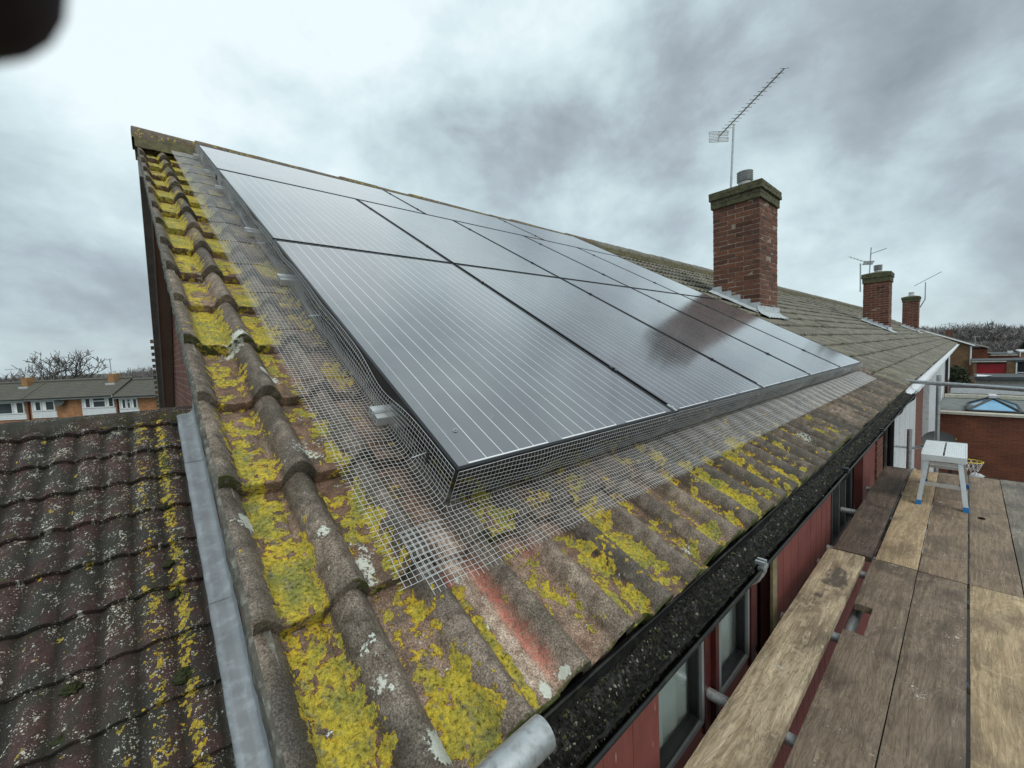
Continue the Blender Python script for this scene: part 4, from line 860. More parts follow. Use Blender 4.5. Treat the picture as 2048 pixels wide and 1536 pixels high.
def bot_pt(q, x):
    out, h = skirt_profile(q, x + 40, np.maximum(x, 0)); f = np.clip(1 - q / .11, 0, 1)
    flat = sst(.10, .14, q); S = -.006 - out; pr, u = rollprof(x, XC, .153, .055)
    h = h - .0045 * (1 - pr) * flat + .003 * (fbm(x * 12, q * 9, 2, 5) - .5)
    ph = (S + .435) / .343 % 1; h = h + flat * (.006 - .004 * ph)
    return RW(x, S, h)
def wires(ptfn, a0, a1, q0f, name):
    """longitudinal wires every cell, cross wires every cell; q0f(a) gives where the sheet starts across"""
    mb = MB(); nq = int(QMAX / CELL); na = int((a1 - a0) / CELL)
    for i in range(nq + 1):
        q = i * CELL; a = np.arange(0, na * 1 + 1) * CELL + a0; a = a[q >= q0f(a)]
        if len(a) < 2: continue
        runs = [a]
        for r_ in runs: mb.tube(ptfn(np.full(len(r_), q), r_), WRr * (1.25 if i in (0,) else 1), 4, cap=False)
    for j in range(na + 1):
        a = a0 + j * CELL + RNG.uniform(-.0006, .0006); q0 = float(q0f(np.array([a]))[0]); qs = np.unique(np.r_[np.arange(q0, QMAX, .0085), QMAX + RNG.uniform(0.001, .007)])
        mb.tube(ptfn(qs, np.full(len(qs), a)), WRr, 4, cap=False)
    return mb
ms = thing('wire_mesh_guard', tuple(RW(-.1, 0, -.1).reshape(3)), 'galvanised wire mesh guard skirting the edges of the solar panels', 'wire mesh')
part('verge_side_mesh', wires(left_pt, -.150, TOPS + .02, lambda a: np.where(a < -.001, np.minimum(mitre(a), .128 + 0 * a), 0.), 'left'), M_['wire'], ms)
part('gutter_side_mesh', wires(bot_pt, -.138, ARX + .10, lambda a: np.where(a < -.001, np.minimum(mitre(a), .126 + 0 * a), np.where(a > ARX + .01, .122, 0.)), 'bottom'), M_['wire'], ms)
# crimped clip pegs
for q, (X, S, Nn, lb) in enumerate([(-.012, .115, -.045, 'white mesh peg low at the near corner of the wire skirt'), (-.02, .93, -.045, 'white mesh peg halfway up the lowest panel edge'), (-.02, 1.80, -.05, 'short white mesh peg beside the middle panel'), (-.02, 2.62, -.05, 'short white mesh peg higher beside the middle panel'), (-.02, 3.4, -.05, 'topmost short white mesh peg')]):
    a = RW(X - .035, S, Nn).reshape(3); b_ = RW(X + .01, S + .004, Nn + .004).reshape(3); mb = MB(); mb.tube([a, b_], .0013, 6); tag(mb.build('mesh_peg', M_['alu'], None, tuple(a)), lb, 'mesh peg', 'pegs holding the wire mesh')
    mb = MB(); c_ = RW(X + .012, S + .002, Nn).reshape(3); mb.box((X + .004, S - .012, Nn - .018), (X + .012, S + .012, Nn + .014), 0, ROOFM); tag(mb.build('peg_washer', M_['blackplastic'], None, tuple(c_)), 'black plastic washer behind ' + lb, 'washer', 'washers behind the mesh pegs')
mb = MB(); mb.tube(RW(np.array([.067, .071, .078, .080, .074, .068]), np.array([.130, .134, .133, .128, .125, .127]), np.array([.001, .003, .006, .003, .001, .001])), .0012, 6)
tag(mb.build('wire_offcut', M_['galv'], None, tuple(RW(.07, .13, 0).reshape(3))), 'bent wire offcut lying on the near corner of the lowest panel', 'wire offcut')

# ------------------------------------------------------------------ aerials
def yagi(name, base, top, tip_a, tip_b, lab, nel=18, el=.13, refl=True, r=.010, arm=None, group='television aerials on the chimneys', eldir=(0, 1, 0), cat='aerial', bend=None):
    base, top, A, Bv = map(lambda q: np.array(q, float), (base, top, tip_a, tip_b)); rt = thing(name, tuple(base), lab, cat, group)
    part('mast', MB().tube([base] + ([bend] if bend else []) + [top], r * 1.5, 8), M_['galv'], rt)
    part('boom', MB().tube([A, Bv], r, 6), M_['galv'], rt)
    mb = MB(); e = np.array(eldir, float); e /= np.linalg.norm(e)
    for t_ in np.linspace(.10, 1, nel): c = A + (Bv - A) * t_; h = el * (1.15 - .45 * t_); mb.tube([c - e * h, c + e * h], r * .5, 5)
    part('elements', mb, M_['galv'], rt)
    if refl:
        mb = MB(); d = (Bv - A) / np.linalg.norm(Bv - A); up = np.cross(e, d); c0 = A - d * .01
        for s2 in (-1, 1):
            for q in range(4): c = c0 + up * s2 * (.015 + q * .025); mb.tube([c - e * .17, c + e * .17], r * .55, 5)
            for y_ in (-.17, 0, .17): mb.tube([c0 + up * s2 * .015 + e * y_, c0 + up * s2 * .09 + e * y_], r * .6, 5)
        part('reflector', mb, M_['galv'], rt)
    return rt
yagi('tv_aerial', (7.36, 2.10, 2.62), (7.39, 2.04, 4.05), (7.48, 2.32, 3.99), (6.32, 1.01, 3.99), 'tall long-boomed aerial on a mast at the large brick chimney', eldir=(.745, -.667, 0), nel=17, el=.085, r=.012)
yagi('tv_aerial', (18.58, 1.85, 1.9), (18.58, 1.86, 2.90), (18.62, 1.66, 2.89), (18.58, 2.16, 3.19), 'dark aerial on the short left mast of the middle chimney', nel=6, el=.10, r=.014, eldir=(.745, -.667, 0))
yagi('tv_aerial', (18.75, 1.64, 2.4), (18.75, 1.60, 3.42), (18.75, 1.63, 3.20), (18.75, 1.20, 3.30), 'upper cross-shaped aerial on the taller mast of the middle chimney', nel=3, el=.10, r=.012, refl=False, eldir=(.9, .1, .3))
yagi('tv_aerial', (30.2, 1.0, 1.75), (30.2, .82, 3.04), (30.2, 1.24, 2.91), (30.2, .25, 3.48), 'slanting plain aerial on the cranked mast of the farthest chimney', nel=8, el=.05, r=.016, refl=False, eldir=(1, 0, 0), bend=(30.2, .82, 2.15))

# ================================================================== SCAFFOLD
BRD = 'scaffold boards laid side by side'
STAINS = [(2.62, -.24, .20, .075, .9), (2.30, -.20, .10, .05, .55), (4.6, -.90, .3, .06, .35), (1.5, -.47, .25, .08, .3), (.9, -.68, .2, .1, .3)]
def board(x0, x1, y0, y1, mt, lab, z=-1.25, notch=None, twist=0.0, th=.038):
    xs = np.linspace(x0, x1, max(6, int((x1 - x0) / .06))); ys = np.linspace(y0, y1, 9); org = ((x0 + x1) / 2, (y0 + y1) / 2, z - th)
    mb = MB(); wob = lambda x, s_: .0025 * (fbm(x * 3, x * 0 + s_, 3, int(abs(y0) * 100)) - .5)
    def Zt(x, y): return z + .002 * np.sin(x * 1.7 + y * 9) + .0025 * (fbm(x * 5, y * 18, 3, int(abs(y1) * 90)) - .5) + twist * (x - x0) / (x1 - x0)
    X_, Y_ = np.meshgrid(xs, ys, indexing='ij'); 
    Y_[:, 0] += wob(xs, 1); Y_[:, -1] += wob(xs, 7); 
    ZT = Zt(X_, Y_); ZT[:, 0] -= .003; ZT[:, -1] -= .003
    F = gridfaces(len(xs), 9)
    if notch:
        nx0, nx1, ny = notch
        cx = (xs[:-1] + xs[1:]) / 2; cy = (ys[:-1] + ys[1:]) / 2; keep = ~(((cx > nx0) & (cx < nx1))[:, None] & (cy > ny)[None, :]); keep = keep.ravel()
    else: keep = np.ones(len(F), bool)
    top = np.stack([X_, Y_, ZT], -1).reshape(-1, 3); botm = top.copy(); botm[:, 2] = z - th
    mb.add(top, F[keep], None, 0, False); mb.add(botm, F[keep][:, ::-1], None, 0, False)
    # edges: boundary edges of the kept faces
    ed = {}
    for f in F[keep]:
        for a, b_ in zip(f, np.roll(f, -1)):
            ed[(a, b_)] = 1
    bd = [(a, b_) for (a, b_) in ed if (b_, a) not in ed]
    v = np.concatenate([top, botm]); n = len(top); mb.add(v, [(b_, a, a + n, b_ + n) for a, b_ in bd], None, 0, False)
    o = mb.build('scaffold_board', M_[mt], None, org); V = np.concatenate(mb.v)
    addattr(o, 'stain', sum(a * np.exp(-((V[:, 0] - x) / rx) ** 2 - ((V[:, 1] - y) / ry) ** 2) for x, y, rx, ry, a in STAINS))
    return tag(o, lab, 'scaffold board', BRD)
board(-.85, 3.075, -.322, -.118, 'board_pale', 'pale weathered board next to the red wall, near end, with a dark stain', twist=.002)
board(3.09, 5.84, -.352, -.145, 'board_dark', 'dark brown board next to the wall beyond the pale one', z=-1.246)
board(-.85, 3.072, -.578, -.362, 'board_mid', 'grey brown near board with the square notch cut out of its edge', notch=(2.07, 2.37, -.43))
board(-.85, 3.068, -.792, -.583, 'board_mid', 'grey brown near board with a greenish patch, second from the pale wall board')
board(-.85, 3.062, -1.012, -.803, 'board_tan', 'pale tan near board with long cracks at the right edge of the photo', z=-1.244)
board(-.85, 3.06, -1.235, -1.018, 'board_grey', 'grey near board outermost on the platform')
board(3.085, 5.86, -.578, -.375, 'board_tan', 'tan board under the left feet of the aluminium platform', z=-1.248)
board(3.08, 5.88, -.794, -.583, 'board_brown', 'brown far board running between the feet of the aluminium platform')
board(3.075, 5.87, -1.006, -.802, 'board_brown', 'brown far board with a dark oval knot hole, right of the platform', z=-1.247)
board(3.07, 5.90, -1.222, -1.012, 'board_grey', 'grey far board at the outer right of the platform')
# dark knot on one board
mb = MB(); th = np.linspace(0, 2 * np.pi, 20)[:-1]; P = [(4.44 + .028 * math.cos(a), -.868 + .022 * math.sin(a), -1.2445) for a in th] + [(4.44, -.868, -1.2452)]
mb.add(P, [(i, (i + 1) % 19, 19, 19) for i in range(19)]); M_['hole'] = simple('dark_hole', (.012, .010, .008), 1., spec=0.)
o = mb.build('knot_hole', M_['hole'], None, (4.44, -.868, -1.245)); tag(o, 'dark oval knot hole in a brown far board', 'knot hole')
TUB = 'steel scaffold tubes'
def tube(a, b_, lab, hollow=.84, r=.0242, n=28):
    mb = MB(); a = np.array(a, float); b_ = np.array(b_, float); k = max(2, int(np.linalg.norm(b_ - a) / .25)); mb.tube([a + (b_ - a) * t_ for t_ in np.linspace(0, 1, k)], r, n, hollow=hollow)
    return tag(mb.build('scaffold_tube', M_['galv'], None, tuple(a)), lab, 'scaffold tube', TUB)
tube((-3.0, -.362, -.302), (-.112, -.360, -.300), 'large grey tube end resting over the black gutter, in the near foreground')
for x, lb in ((1.27, 'round tube end sticking out in front of the nearest window, from under the pale board'), (2.09, 'tube end beside the raw timber post, under the pale board'), (2.93, 'tube end under the pale board by its dark stain'), (3.22, 'tube end under the start of the dark brown board'), (4.17, 'tube end in front of the dark window frames'), (5.0, 'farthest tube end at the red wall, under the dark brown board')):
    tube((x, -.012 if x in (1.27, 4.17) else -.085, -1.315), (x + .01, -1.75, -1.315), lb)
tube((-.9, -.36, -1.363), (6.3, -.36, -1.363), 'long inner ledger tube running beneath the boards'); tube((-.9, -1.45, -1.363), (6.3, -1.45, -1.363), 'long outer ledger tube running beneath the boards')
tube((6.78, -.13, -.315), (5.2, -2.0, -.325), 'horizontal guard tube crossing above the far end of the boards')
tube((7.67, -.50, -4.9), (7.62, -.50, -.30), 'tall upright tube beyond the far end of the boards, against the brick')
tube((6.49, -.30, -4.9), (6.49, -.30, -.90), 'short upright tube in front of the white cladding at the board end')
tube((6.2, -1.45, -4.9), (6.2, -1.45, .9), 'outer upright tube of the scaffold beyond the photo edge')

# folding aluminium work platform
wp = thing('work_platform', (4.95, -.62, -1.25), 'folding aluminium work platform with blue feet standing on the boards', 'step platform')
px0, px1, py0, py1, pz = 4.60, 5.30, -.775, -.505, -.80
mb = MB()
for a, b_ in ((py0 + .006, (py0 + py1) / 2 - .006), ((py0 + py1) / 2 + .006, py1 - .006)):
    for q in range(9): y = a + (b_ - a) * q / 9; mb.box((px0 + .012, y + .0004, pz - .012), (px1 - .012, y + (b_ - a) / 9 - .0004, pz - .001 - .0004 * (q % 2)))
part('tread', mb, M_['alu_white'], wp)
part('tread_joint', B(((px0 + .13, -.6455, pz - .008), (px0 + .30, -.6345, pz - .0022)), ((px0 + .38, -.6455, pz - .008), (px0 + .52, -.6345, pz - .0022))), M_['blackplastic'], wp)
mb = MB(); mb.box((px0 - .010, py0, pz - .050), (px0 + .011, py1, pz + .001)); mb.box((px1 - .011, py0, pz - .050), (px1 + .010, py1, pz + .001)); mb.box((px0 + .0115, py0 - .004, pz - .048), (px1 - .0115, py0 + .005, pz + .002)); mb.box((px0 + .0115, py1 - .005, pz - .048), (px1 - .0115, py1 + .004, pz + .002))
part('edge_rail', mb, M_['alu_white'], wp)
for ex, sx in ((px0 + .03, -1), (px1 - .03, 1)):
    for ey, sy in ((py0 + .035, -1), (py1 - .035, 1)):
        ft = (ex + sx * .085 * (1 if sx > 0 else .9), ey + sy * .045, -1.248); tp = (ex, ey, pz - .05); mb = MB()
        d = np.array(ft) - np.array(tp); 
        sq = lambda c_, h: [(c_[0] - h, c_[1] - h * .8, c_[2]), (c_[0] + h, c_[1] - h * .8, c_[2]), (c_[0] + h, c_[1] + h * .8, c_[2]), (c_[0] - h, c_[1] + h * .8, c_[2])]
        e1 = np.array(tp) + d * .90; vv = sq(tp, .019) + sq(e1, .019); mb.add(vv, [(0, 1, 5, 4), (1, 2, 6, 5), (2, 3, 7, 6), (3, 0, 4, 7), (0, 3, 2, 1), (4, 5, 6, 7)])
        gv = [[v_[0] * 1, v_[1], v_[2]] for v_ in vv]; lg = part('leg', mb, M_['alu'], wp)
        mb = MB(); vv = sq(e1, .0225) + sq(ft, .0235); mb.add(vv, [(0, 1, 5, 4), (1, 2, 6, 5), (2, 3, 7, 6), (3, 0, 4, 7), (0, 3, 2, 1), (4, 5, 6, 7)]); part('foot', mb, M_['blue'], lg)
    xb = ex + sx * .045; part('stretcher', B(((xb - .008, py0 + .02, -1.075), (xb + .008, py1 - .02, -1.045))), M_['alu'], wp); part('top_crossbar', B(((ex - .010 + sx * .006, py0 + .05, pz - .085), (ex + .010 + sx * .006, py1 - .05, pz - .062))), M_['alu'], wp)
    part('hinge_brace', MB().tube([(ex + sx * .04, py0 + .03, -1.06), (ex - sx * .17, py0 + .02, pz - .05)], .007, 6), M_['galv'], wp)

# satellite dish on the white cladding
sdsh = thing('satellite_dish', (7.9, -.15, -1.05), 'dark grey satellite dish behind the work platform, on the white cladding', 'satellite dish')
mb = MB(); nr_, na_ = 8, 28; rr = np.linspace(0, 1, nr_); aa = np.linspace(0, 2 * np.pi, na_); RR, AA = np.meshgrid(rr, aa, indexing='ij'); D0 = np.array([8.0, -.50, -1.32]); nrm = Vector((-.62, -.20, .35)).normalized(); u_ = nrm.cross(Vector((0, 0, 1))).normalized(); w_ = nrm.cross(u_)
dish = lambda off: np.array(D0) + (RR * np.cos(AA) * .19)[..., None] * np.array(u_) + (RR * np.sin(AA) * .17)[..., None] * np.array(w_) + (RR ** 2 * .05 + off)[..., None] * np.array(nrm)
mb.add(dish(0).reshape(-1, 3), gridfaces(nr_, na_), None, 0, True); mb.add(dish(-.006).reshape(-1, 3), gridfaces(nr_, na_)[:, ::-1], None, 0, True); part('dish', mb, M_['fasciagrey'], sdsh)
part('bracket', MB().tube([tuple(D0), (7.95, -.25, -1.42), (7.95, .0, -1.42)], .02, 8), M_['galv'], sdsh)
part('feed_arm', MB().tube([tuple(D0 + np.array(w_) * .22), tuple(D0 + np.array(w_) * .16 + np.array(nrm) * .10)], .012, 8), M_['galv'], sdsh)

# white lean-to below the scaffold
lt = thing('lean_to_roof', (8.5, -.4, -2.7), 'white plastic lean-to roof glimpsed below through the gap in the boards', 'lean-to')
mb = MB(); 
for k in range(14): x = 6.9 + k * .3; mb.add([(x, -.05, -2.5), (x + .295, -.05, -2.5), (x + .295, -.62, -2.65), (x, -.62, -2.65)], [(0, 3, 2, 1)])
part('roof_sheet', mb, M_['pvc'], lt); part('post', B(((6.95, -.60, -4.9), (7.02, -.53, -2.66))), M_['pvc'], lt)

# basketball hoop in the garden
bh = thing('basketball_hoop', (12.3, -1.0, -4.88), 'small basketball hoop with yellow rim and black board in the garden', 'basketball hoop')
hx, hy, hz = 12.2, -.86, -2.42
part('rim', MB().tube([(hx + .17 * math.cos(a), hy + .17 * math.sin(a), hz) for a in np.linspace(0, 2 * np.pi, 32)], .011, 8, cap=False), M_['yellow'], bh)
mb = MB()
for k in range(12):
    a = 2 * np.pi * k / 12; mb.tube([(hx + .17 * math.cos(a), hy + .17 * math.sin(a), hz), (hx + .13 * math.cos(a + .26), hy + .13 * math.sin(a + .26), hz - .12), (hx + .10 * math.cos(a), hy + .10 * math.sin(a), hz - .20)], .005, 5)
    mb.tube([(hx + .17 * math.cos(a), hy + .17 * math.sin(a), hz), (hx + .13 * math.cos(a - .26), hy + .13 * math.sin(a - .26), hz - .12), (hx + .10 * math.cos(a), hy + .10 * math.sin(a), hz - .20)], .005, 5)
part('net', mb, M_['net'], bh)
bb = part('backboard', B(((hx - .28, hy + .24, hz - .05), (hx + .28, hy + .27, hz + .42))), M_['blackplastic'], bh)
part('board_trim', MB().tube([(hx - .25, hy + .232, hz - .03), (hx - .25, hy + .232, hz + .40), (hx + .25, hy + .232, hz + .40), (hx + .25, hy + .232, hz - .03), (hx - .25, hy + .232, hz - .03)], .012, 6), M_['yellow'], bb)
part('pole', MB().tube([(hx, hy + .30, -4.88), (hx, hy + .29, hz + .2)], .03, 10), M_['blackplastic'], bh); part('base', B(((hx - .3, hy + .05, -4.88), (hx + .3, hy + .6, -4.74))), M_['blackplastic'], bh)
mb = MB(); blob(mb, (7.58, -.88, -1.66), .075, .8, 5, 10, .6); tag(mb.build('plastic_bag', M_['bag'], None, (7.58, -.88, -1.72)), 'crumpled clear plastic bag just beyond the boards, behind the work platform', 'plastic bag')
tube((7.4, -.88, -1.76), (7.75, -.88, -1.76), 'short tube stub under the plastic bag beyond the boards')

# ================================================================== REAR EXTENSION with roof lantern
ex = thing('brick_extension', (25, -2.5, -4.9), 'flat-roofed red brick extension with pale coping, behind the work platform', 'extension')
part('wall', B(((21.5, -7.0, -4.9), (21.7, -.1, -2.68)), ((21.7, -7.0, -4.9), (28.3, -6.8, -2.78)), ((28.15, -6.8, -4.9), (28.35, -.1, -2.78))), M_['extbrick'], ex)
part('coping', B(((21.40, -7.1, -2.679), (21.80, -.05, -2.60))), M_['coping'], ex); part('coping', B(((28.1, -7.1, -2.779), (28.4, -.05, -2.62))), M_['coping'], ex)
part('flat_roof', B(((21.71, -6.8, -2.90), (28.14, .0, -2.80))), M_['feltroof'], ex)
rl = thing('roof_lantern', (24.6, -1.9, -2.8), 'pyramid roof lantern with blue tinted glass on the flat extension roof', 'skylight')
lx0, lx1, ly0, ly1, lz, az_ = 22.9, 25.3, -2.12, -.80, -2.70, -2.30
rx0, rx1, ry = 23.75, 24.35, -1.44
part('kerb', B(((lx0 - .05, ly0 - .05, -2.8), (lx1 + .05, ly1 + .05, lz))), M_['blackplastic'], rl)
pv = [(lx0, ly0, lz), (lx1, ly0, lz), (lx1, ly1, lz), (lx0, ly1, lz), (rx0, ry, az_), (rx1, ry, az_)]
for f in ((0, 1, 5, 4), (2, 3, 4, 5), (3, 0, 4, 4), (1, 2, 5, 5)):
    ids = sorted(set(f)); mb = MB(); mb.add([pv[i] for i in ids], [[ids.index(q) for q in f]]); part('glass_pane', mb, M_['skyglass'], rl)
mb = MB()
for a, b_ in ((0, 4), (3, 4), (1, 5), (2, 5), (4, 5), (0, 1), (1, 2), (2, 3), (3, 0)): mb.tube([np.array(pv[a]) + (0, 0, .01), np.array(pv[b_]) + (0, 0, .01)], .045, 6)
part('glazing_bars', mb, M_['fasciagrey'], rl); part('ridge_cap', B(((rx0 - .12, ry - .1, az_ + .03), (rx1 + .1, ry + .1, az_ + .12))), M_['greytrim'], rl)

def flatbox(name, loc, lab, cat, parts, group=None):
    t = thing(name, loc, lab, cat, group)
    for n_, bx, m2 in parts: part(n_, B(*bx), M_[m2], t)
    return t
flatbox('flat_roof_extension', (33, -2.5, -4.9), 'second flat-roofed extension beyond the lantern, with white fascia', 'extension',
        [('wall', [((30.5, -6.0, -4.9), (33.5, -.3, -2.79))], 'extbrick'), ('fascia', [((30.35, -6.1, -2.78), (30.48, -.2, -2.53))], 'pvc'), ('flat_roof', [((30.49, -6.1, -2.78), (33.8, -.2, -2.56))], 'feltdark'), ('gutter', [((30.25, -1.5, -2.98), (30.34, .0, -2.88))], 'blackplastic')])
flatbox('flat_roof_extension', (45, -3, -4.9), 'long low grey flat roof in front of the red garage', 'extension',
        [('wall', [((42, -9.0, -4.9), (45.2, -1.15, -2.95))], 'concrete'), ('flat_roof', [((41.9, -9.1, -2.949), (45.4, -1.1, -2.74))], 'feltdark')])
mb = MB(); mb.add([(42.1, -1.2, -2.72), (43.2, -1.2, -2.66), (43.0, -1.75, -2.69), (42.4, -1.9, -2.65), (42.0, -1.6, -2.71)], [(0, 1, 2, 3), (0, 3, 4, 4)]); tag(mb.build('loose_sheet', M_['pvc'], None, (42.3, -1.5, -2.72)), 'white loose sheet lying on the low grey flat roof', 'sheet')
flatbox('garage', (62, -2.2, -4.9), 'garage with a bright red door and pale fascia', 'garage',
        [('wall', [((60, -3.75, -4.9), (65, -3.21, -2.58)), ((60, -1.35, -4.9), (65, -1.12, -2.58)), ((60.2, -3.2, -2.70), (65, -1.36, -2.58)), ((64.8, -3.2, -4.9), (65, -1.36, -2.70))], 'brownbrick'), ('garage_door', [((60.12, -3.20, -4.9), (60.17, -1.36, -2.74))], 'redpaint'), ('fascia', [((59.9, -3.2, -2.575), (60.05, -1.0, -2.50))], 'coping'), ('roof', [((60.051, -3.9, -2.57), (65, -1.0, -2.42))], 'feltdark')], 'garages')
flatbox('garage', (62, -5, -4.9), 'garage with a dark opening at the right edge of the photo', 'garage',
        [('wall', [((60, -6.6, -4.9), (65, -6.2, -2.6)), ((64.8, -6.2, -4.9), (65, -3.8, -2.6))], 'brownbrick'), ('door_frame', [((59.95, -3.85, -4.9), (60.0, -3.76, -2.62)), ((59.95, -6.2, -3.62), (60.0, -3.86, -3.55))], 'pvc'), ('garage_door', [((60.3, -6.2, -4.9), (60.35, -3.76, -2.65))], 'blackplastic'), ('roof', [((59.9, -7.0, -2.59), (65, -3.7, -2.40))], 'feltdark')], 'garages')
t = thing('brown_brick_house', (68, 4, -4.9), 'brown brick house end just past the terrace, with white trim', 'house')
mb = MB(); y0, y1, yr = -.92, 7.2, 3.1; zr = .92; ze = -.92
mb.add([(65, y0, -4.9), (65, y1, -4.9), (65, y1, ze), (65, yr, zr), (65, y0, ze)], [(0, 4, 3, 1), (1, 3, 2, 2)]); mb.box((65.01, y0, -4.9), (73, y0 + .1, ze)); mb.box((72.9, y0 + .1, -4.9), (73, y1, ze)); part('wall', mb, M_['brownbrick'], t)
mb = MB(); mb.add([(64.8, y0 - .3, ze - .1), (73, y0 - .3, ze - .1), (73, yr, zr + .12), (64.8, yr, zr + .12), (64.8, y1 + .3, ze - .1), (73, y1 + .3, ze - .1)], [(0, 1, 2, 3), (3, 2, 5, 4)]); part('roof', mb, M_['tile_far'], t)
mb = MB(); mb.tube([(64.75, y0 - .3, ze - .15), (64.75, yr, zr + .05)], .07, 6); mb.tube([(64.9, y0 - .02, ze - .2), (64.9, y0 - .02, -3.1)], .07, 6); part('white_trim', mb, M_['pvc'], t)
mb = MB(); brick_stack(mb, 75, 75.6, .6, 1.2, -1.2, .84); tch = thing('distant_house', (78, 3, -4.9), 'distant house whose small chimney shows beyond the terrace end', 'house')
part('chimney', mb, [M_['bricks_far'], M_['chmortar']], tch); mb = MB(); mb.add([(74.2, -2.5, -1.6), (84, -2.5, -1.6), (84, 2.8, .35), (74.2, 2.8, .35), (74.2, 8, -1.6), (84, 8, -1.6)], [(0, 1, 2, 3), (3, 2, 5, 4)]); part('roof', mb, M_['tile_far'], tch)
part('wall', B(((74.5, -2.3, -4.9), (83.8, 7.8, -1.65))), M_['extbrick'], tch)
yagi('tv_aerial', (75.3, .9, .8), (75.3, .9, 1.75), (75.3, 1.7, 1.5), (75.3, .4, 1.65), 'small aerial on the distant chimney beyond the terrace end', nel=5, el=.1, r=.025, refl=False, eldir=(0, 0, 1))
yagi('tv_aerial', (70, -1.25, -1.0), (70, -1.25, -.1), (70, -1.0, -.15), (70, -1.75, -.13), 'faint aerial standing right of the brown brick house', nel=4, el=.12, r=.022, refl=False, eldir=(0, 0, 1))
t = thing('low_brick_building', (78, -2, -4.9), 'low brick building with sloping roof between the brown house and the garages', 'building')
mb = MB(); mb.add([(77, -1.0, -4.9), (77, -2.5, -4.9), (77, -2.5, -2.35), (77, -1.0, -1.62)], [(0, 1, 2, 3)]); mb.box((77.01, -1.1, -4.9), (84, -1.0, -1.65)); part('wall', mb, M_['extbrick'], t)
mb = MB(); mb.add([(76.9, -.9, -1.50), (84, -.9, -1.50), (84, -2.8, -2.42), (76.9, -2.8, -2.42)], [(0, 3, 2, 1)]); part('roof', mb, M_['tile_far'], t)
flatbox('flat_roof_block', (84, -4, -4.9), 'row of low flat roofs with white fascias behind the garages', 'building',
        [('wall', [((80, -5.0, -4.9), (88, -2.5, -2.7))], 'extbrick'), ('fascia', [((79.85, -4.9, -2.72), (79.98, -2.45, -2.60))], 'coping'), ('flat_roof', [((79.99, -5.1, -2.69), (88, -2.4, -2.5))], 'feltdark'), ('rooflight', [((81, -4.55, -2.49), (82, -4.1, -2.2))], 'pvc')])
flatbox('flat_roof_block', (84, -8, -4.9), 'brick block with white framed edge at the right border behind the garages', 'building',
        [('wall', [((80, -9, -4.9), (88, -5.11, -2.35))], 'orangebrick'), ('fascia', [((79.85, -9, -2.349), (88.1, -5.06, -2.22)), ((79.85, -5.10, -2.9), (79.95, -5.0, -2.36))], 'pvc')])

# ================================================================== VEGETATION
def tree(name, base, h, spread, seed, lab, group, depth=6, r0=.3, mt='bark', lean=0, cat='tree', twig=.02, sides=4):
    rs = np.random.RandomState(seed); root = thing(name, base, lab, cat, group); tr = MB(); cr_ = MB()
    def br(p, d, ln, r, k):
        n = 4; pts = [p]; q = p.copy(); dd = d.copy()
        for i in range(n):
            dd = dd + rs.normal(0, .13, 3); dd[2] += .02; dd /= np.linalg.norm(dd); q = q + dd * ln / n; pts.append(q.copy())
        rad = np.linspace(r, max(r * .62, twig), n + 1); (tr if k == 0 else cr_).tube(pts, rad, sides if k > 1 else 6, cap=False)
        if k >= depth: return
        nb_ = rs.randint(2, 4) if k else rs.randint(4, 6)
        for i in range(nb_):
            t_ = 1. if i == 0 else rs.uniform(.45, 1); pp = pts[min(n, int(t_ * n))]; az_ = rs.uniform(0, 2 * np.pi); sp = rs.uniform(.35, .95) * spread
            e = np.array([math.cos(az_) * sp, math.sin(az_) * sp, rs.uniform(.05, .75)]); nd_ = dd * .75 + e * .8; nd_ /= np.linalg.norm(nd_)
            br(pp.copy(), nd_, ln * rs.uniform(.62, .86), max(r * rs.uniform(.5, .68), twig), k + 1)
    br(np.array(base, float), np.array([lean, 0, 1.]), h * .27, r0, 0)
    part('trunk', tr, M_['bark'], root); part('crown', cr_, M_[mt], root); return root
BT = 'bare winter trees behind the far houses'
tree('bare_tree', (-16.2, 147.5, -9.5), 23.5, 1.5, 4, 'large spreading bare tree rising behind the roof of the left row of houses', BT, 6, .55, twig=.05)
tree('bare_tree', (-2.2, 121, -9), 13.0, 1.5, 9, 'smaller bare tree just left of the near gable edge', BT, 7, .35, 'twig', twig=.03)
tree('bare_tree', (-30, 160, -9), 11.0, 1.5, 14, 'low bare tree left of the large spreading one', BT, 6, .35, 'twig', twig=.04)
def wood(name, pts, lab, mt, n, size, seed, leaf=.5):
    rs = np.random.RandomState(seed); mb = MB(); P = []
    pts = np.array(pts, float); wgt = pts[:, 3] ** 2 * pts[:, 4]; pick = rs.choice(len(pts), n, p=wgt / wgt.sum())
    u = rs.normal(0, 1, (n, 3)); u /= np.linalg.norm(u, axis=1)[:, None]; rr = rs.rand(n) ** .45
    c = pts[pick, :3] + u * rr[:, None] * np.stack([pts[pick, 3], pts[pick, 3], pts[pick, 4]], -1); c[:, 2] = np.maximum(c[:, 2], pts[pick, 2] - pts[pick, 4])
    d = rs.normal(0, 1, (n, 3)); d[:, 2] = np.abs(d[:, 2]) + .6; d /= np.linalg.norm(d, axis=1)[:, None]; s_ = np.cross(d, rs.normal(0, 1, (n, 3))); s_ /= np.linalg.norm(s_, axis=1)[:, None] + 1e-9
    L_ = size * rs.uniform(.5, 1.5, n)[:, None]; W_ = size * leaf * rs.uniform(.3, 1, n)[:, None] * .2
    V = np.stack([c - s_ * W_, c + s_ * W_, c + d * L_], 1).reshape(-1, 3); f = np.arange(3 * n).reshape(n, 3); f = np.c_[f, f[:, 2]]
    mb.add(V, f, np.zeros((n, 4, 2)), 0, False); return tag(mb.build(name, M_[mt], None, tuple(pts[0, :3])), lab, None, None, 'stuff')
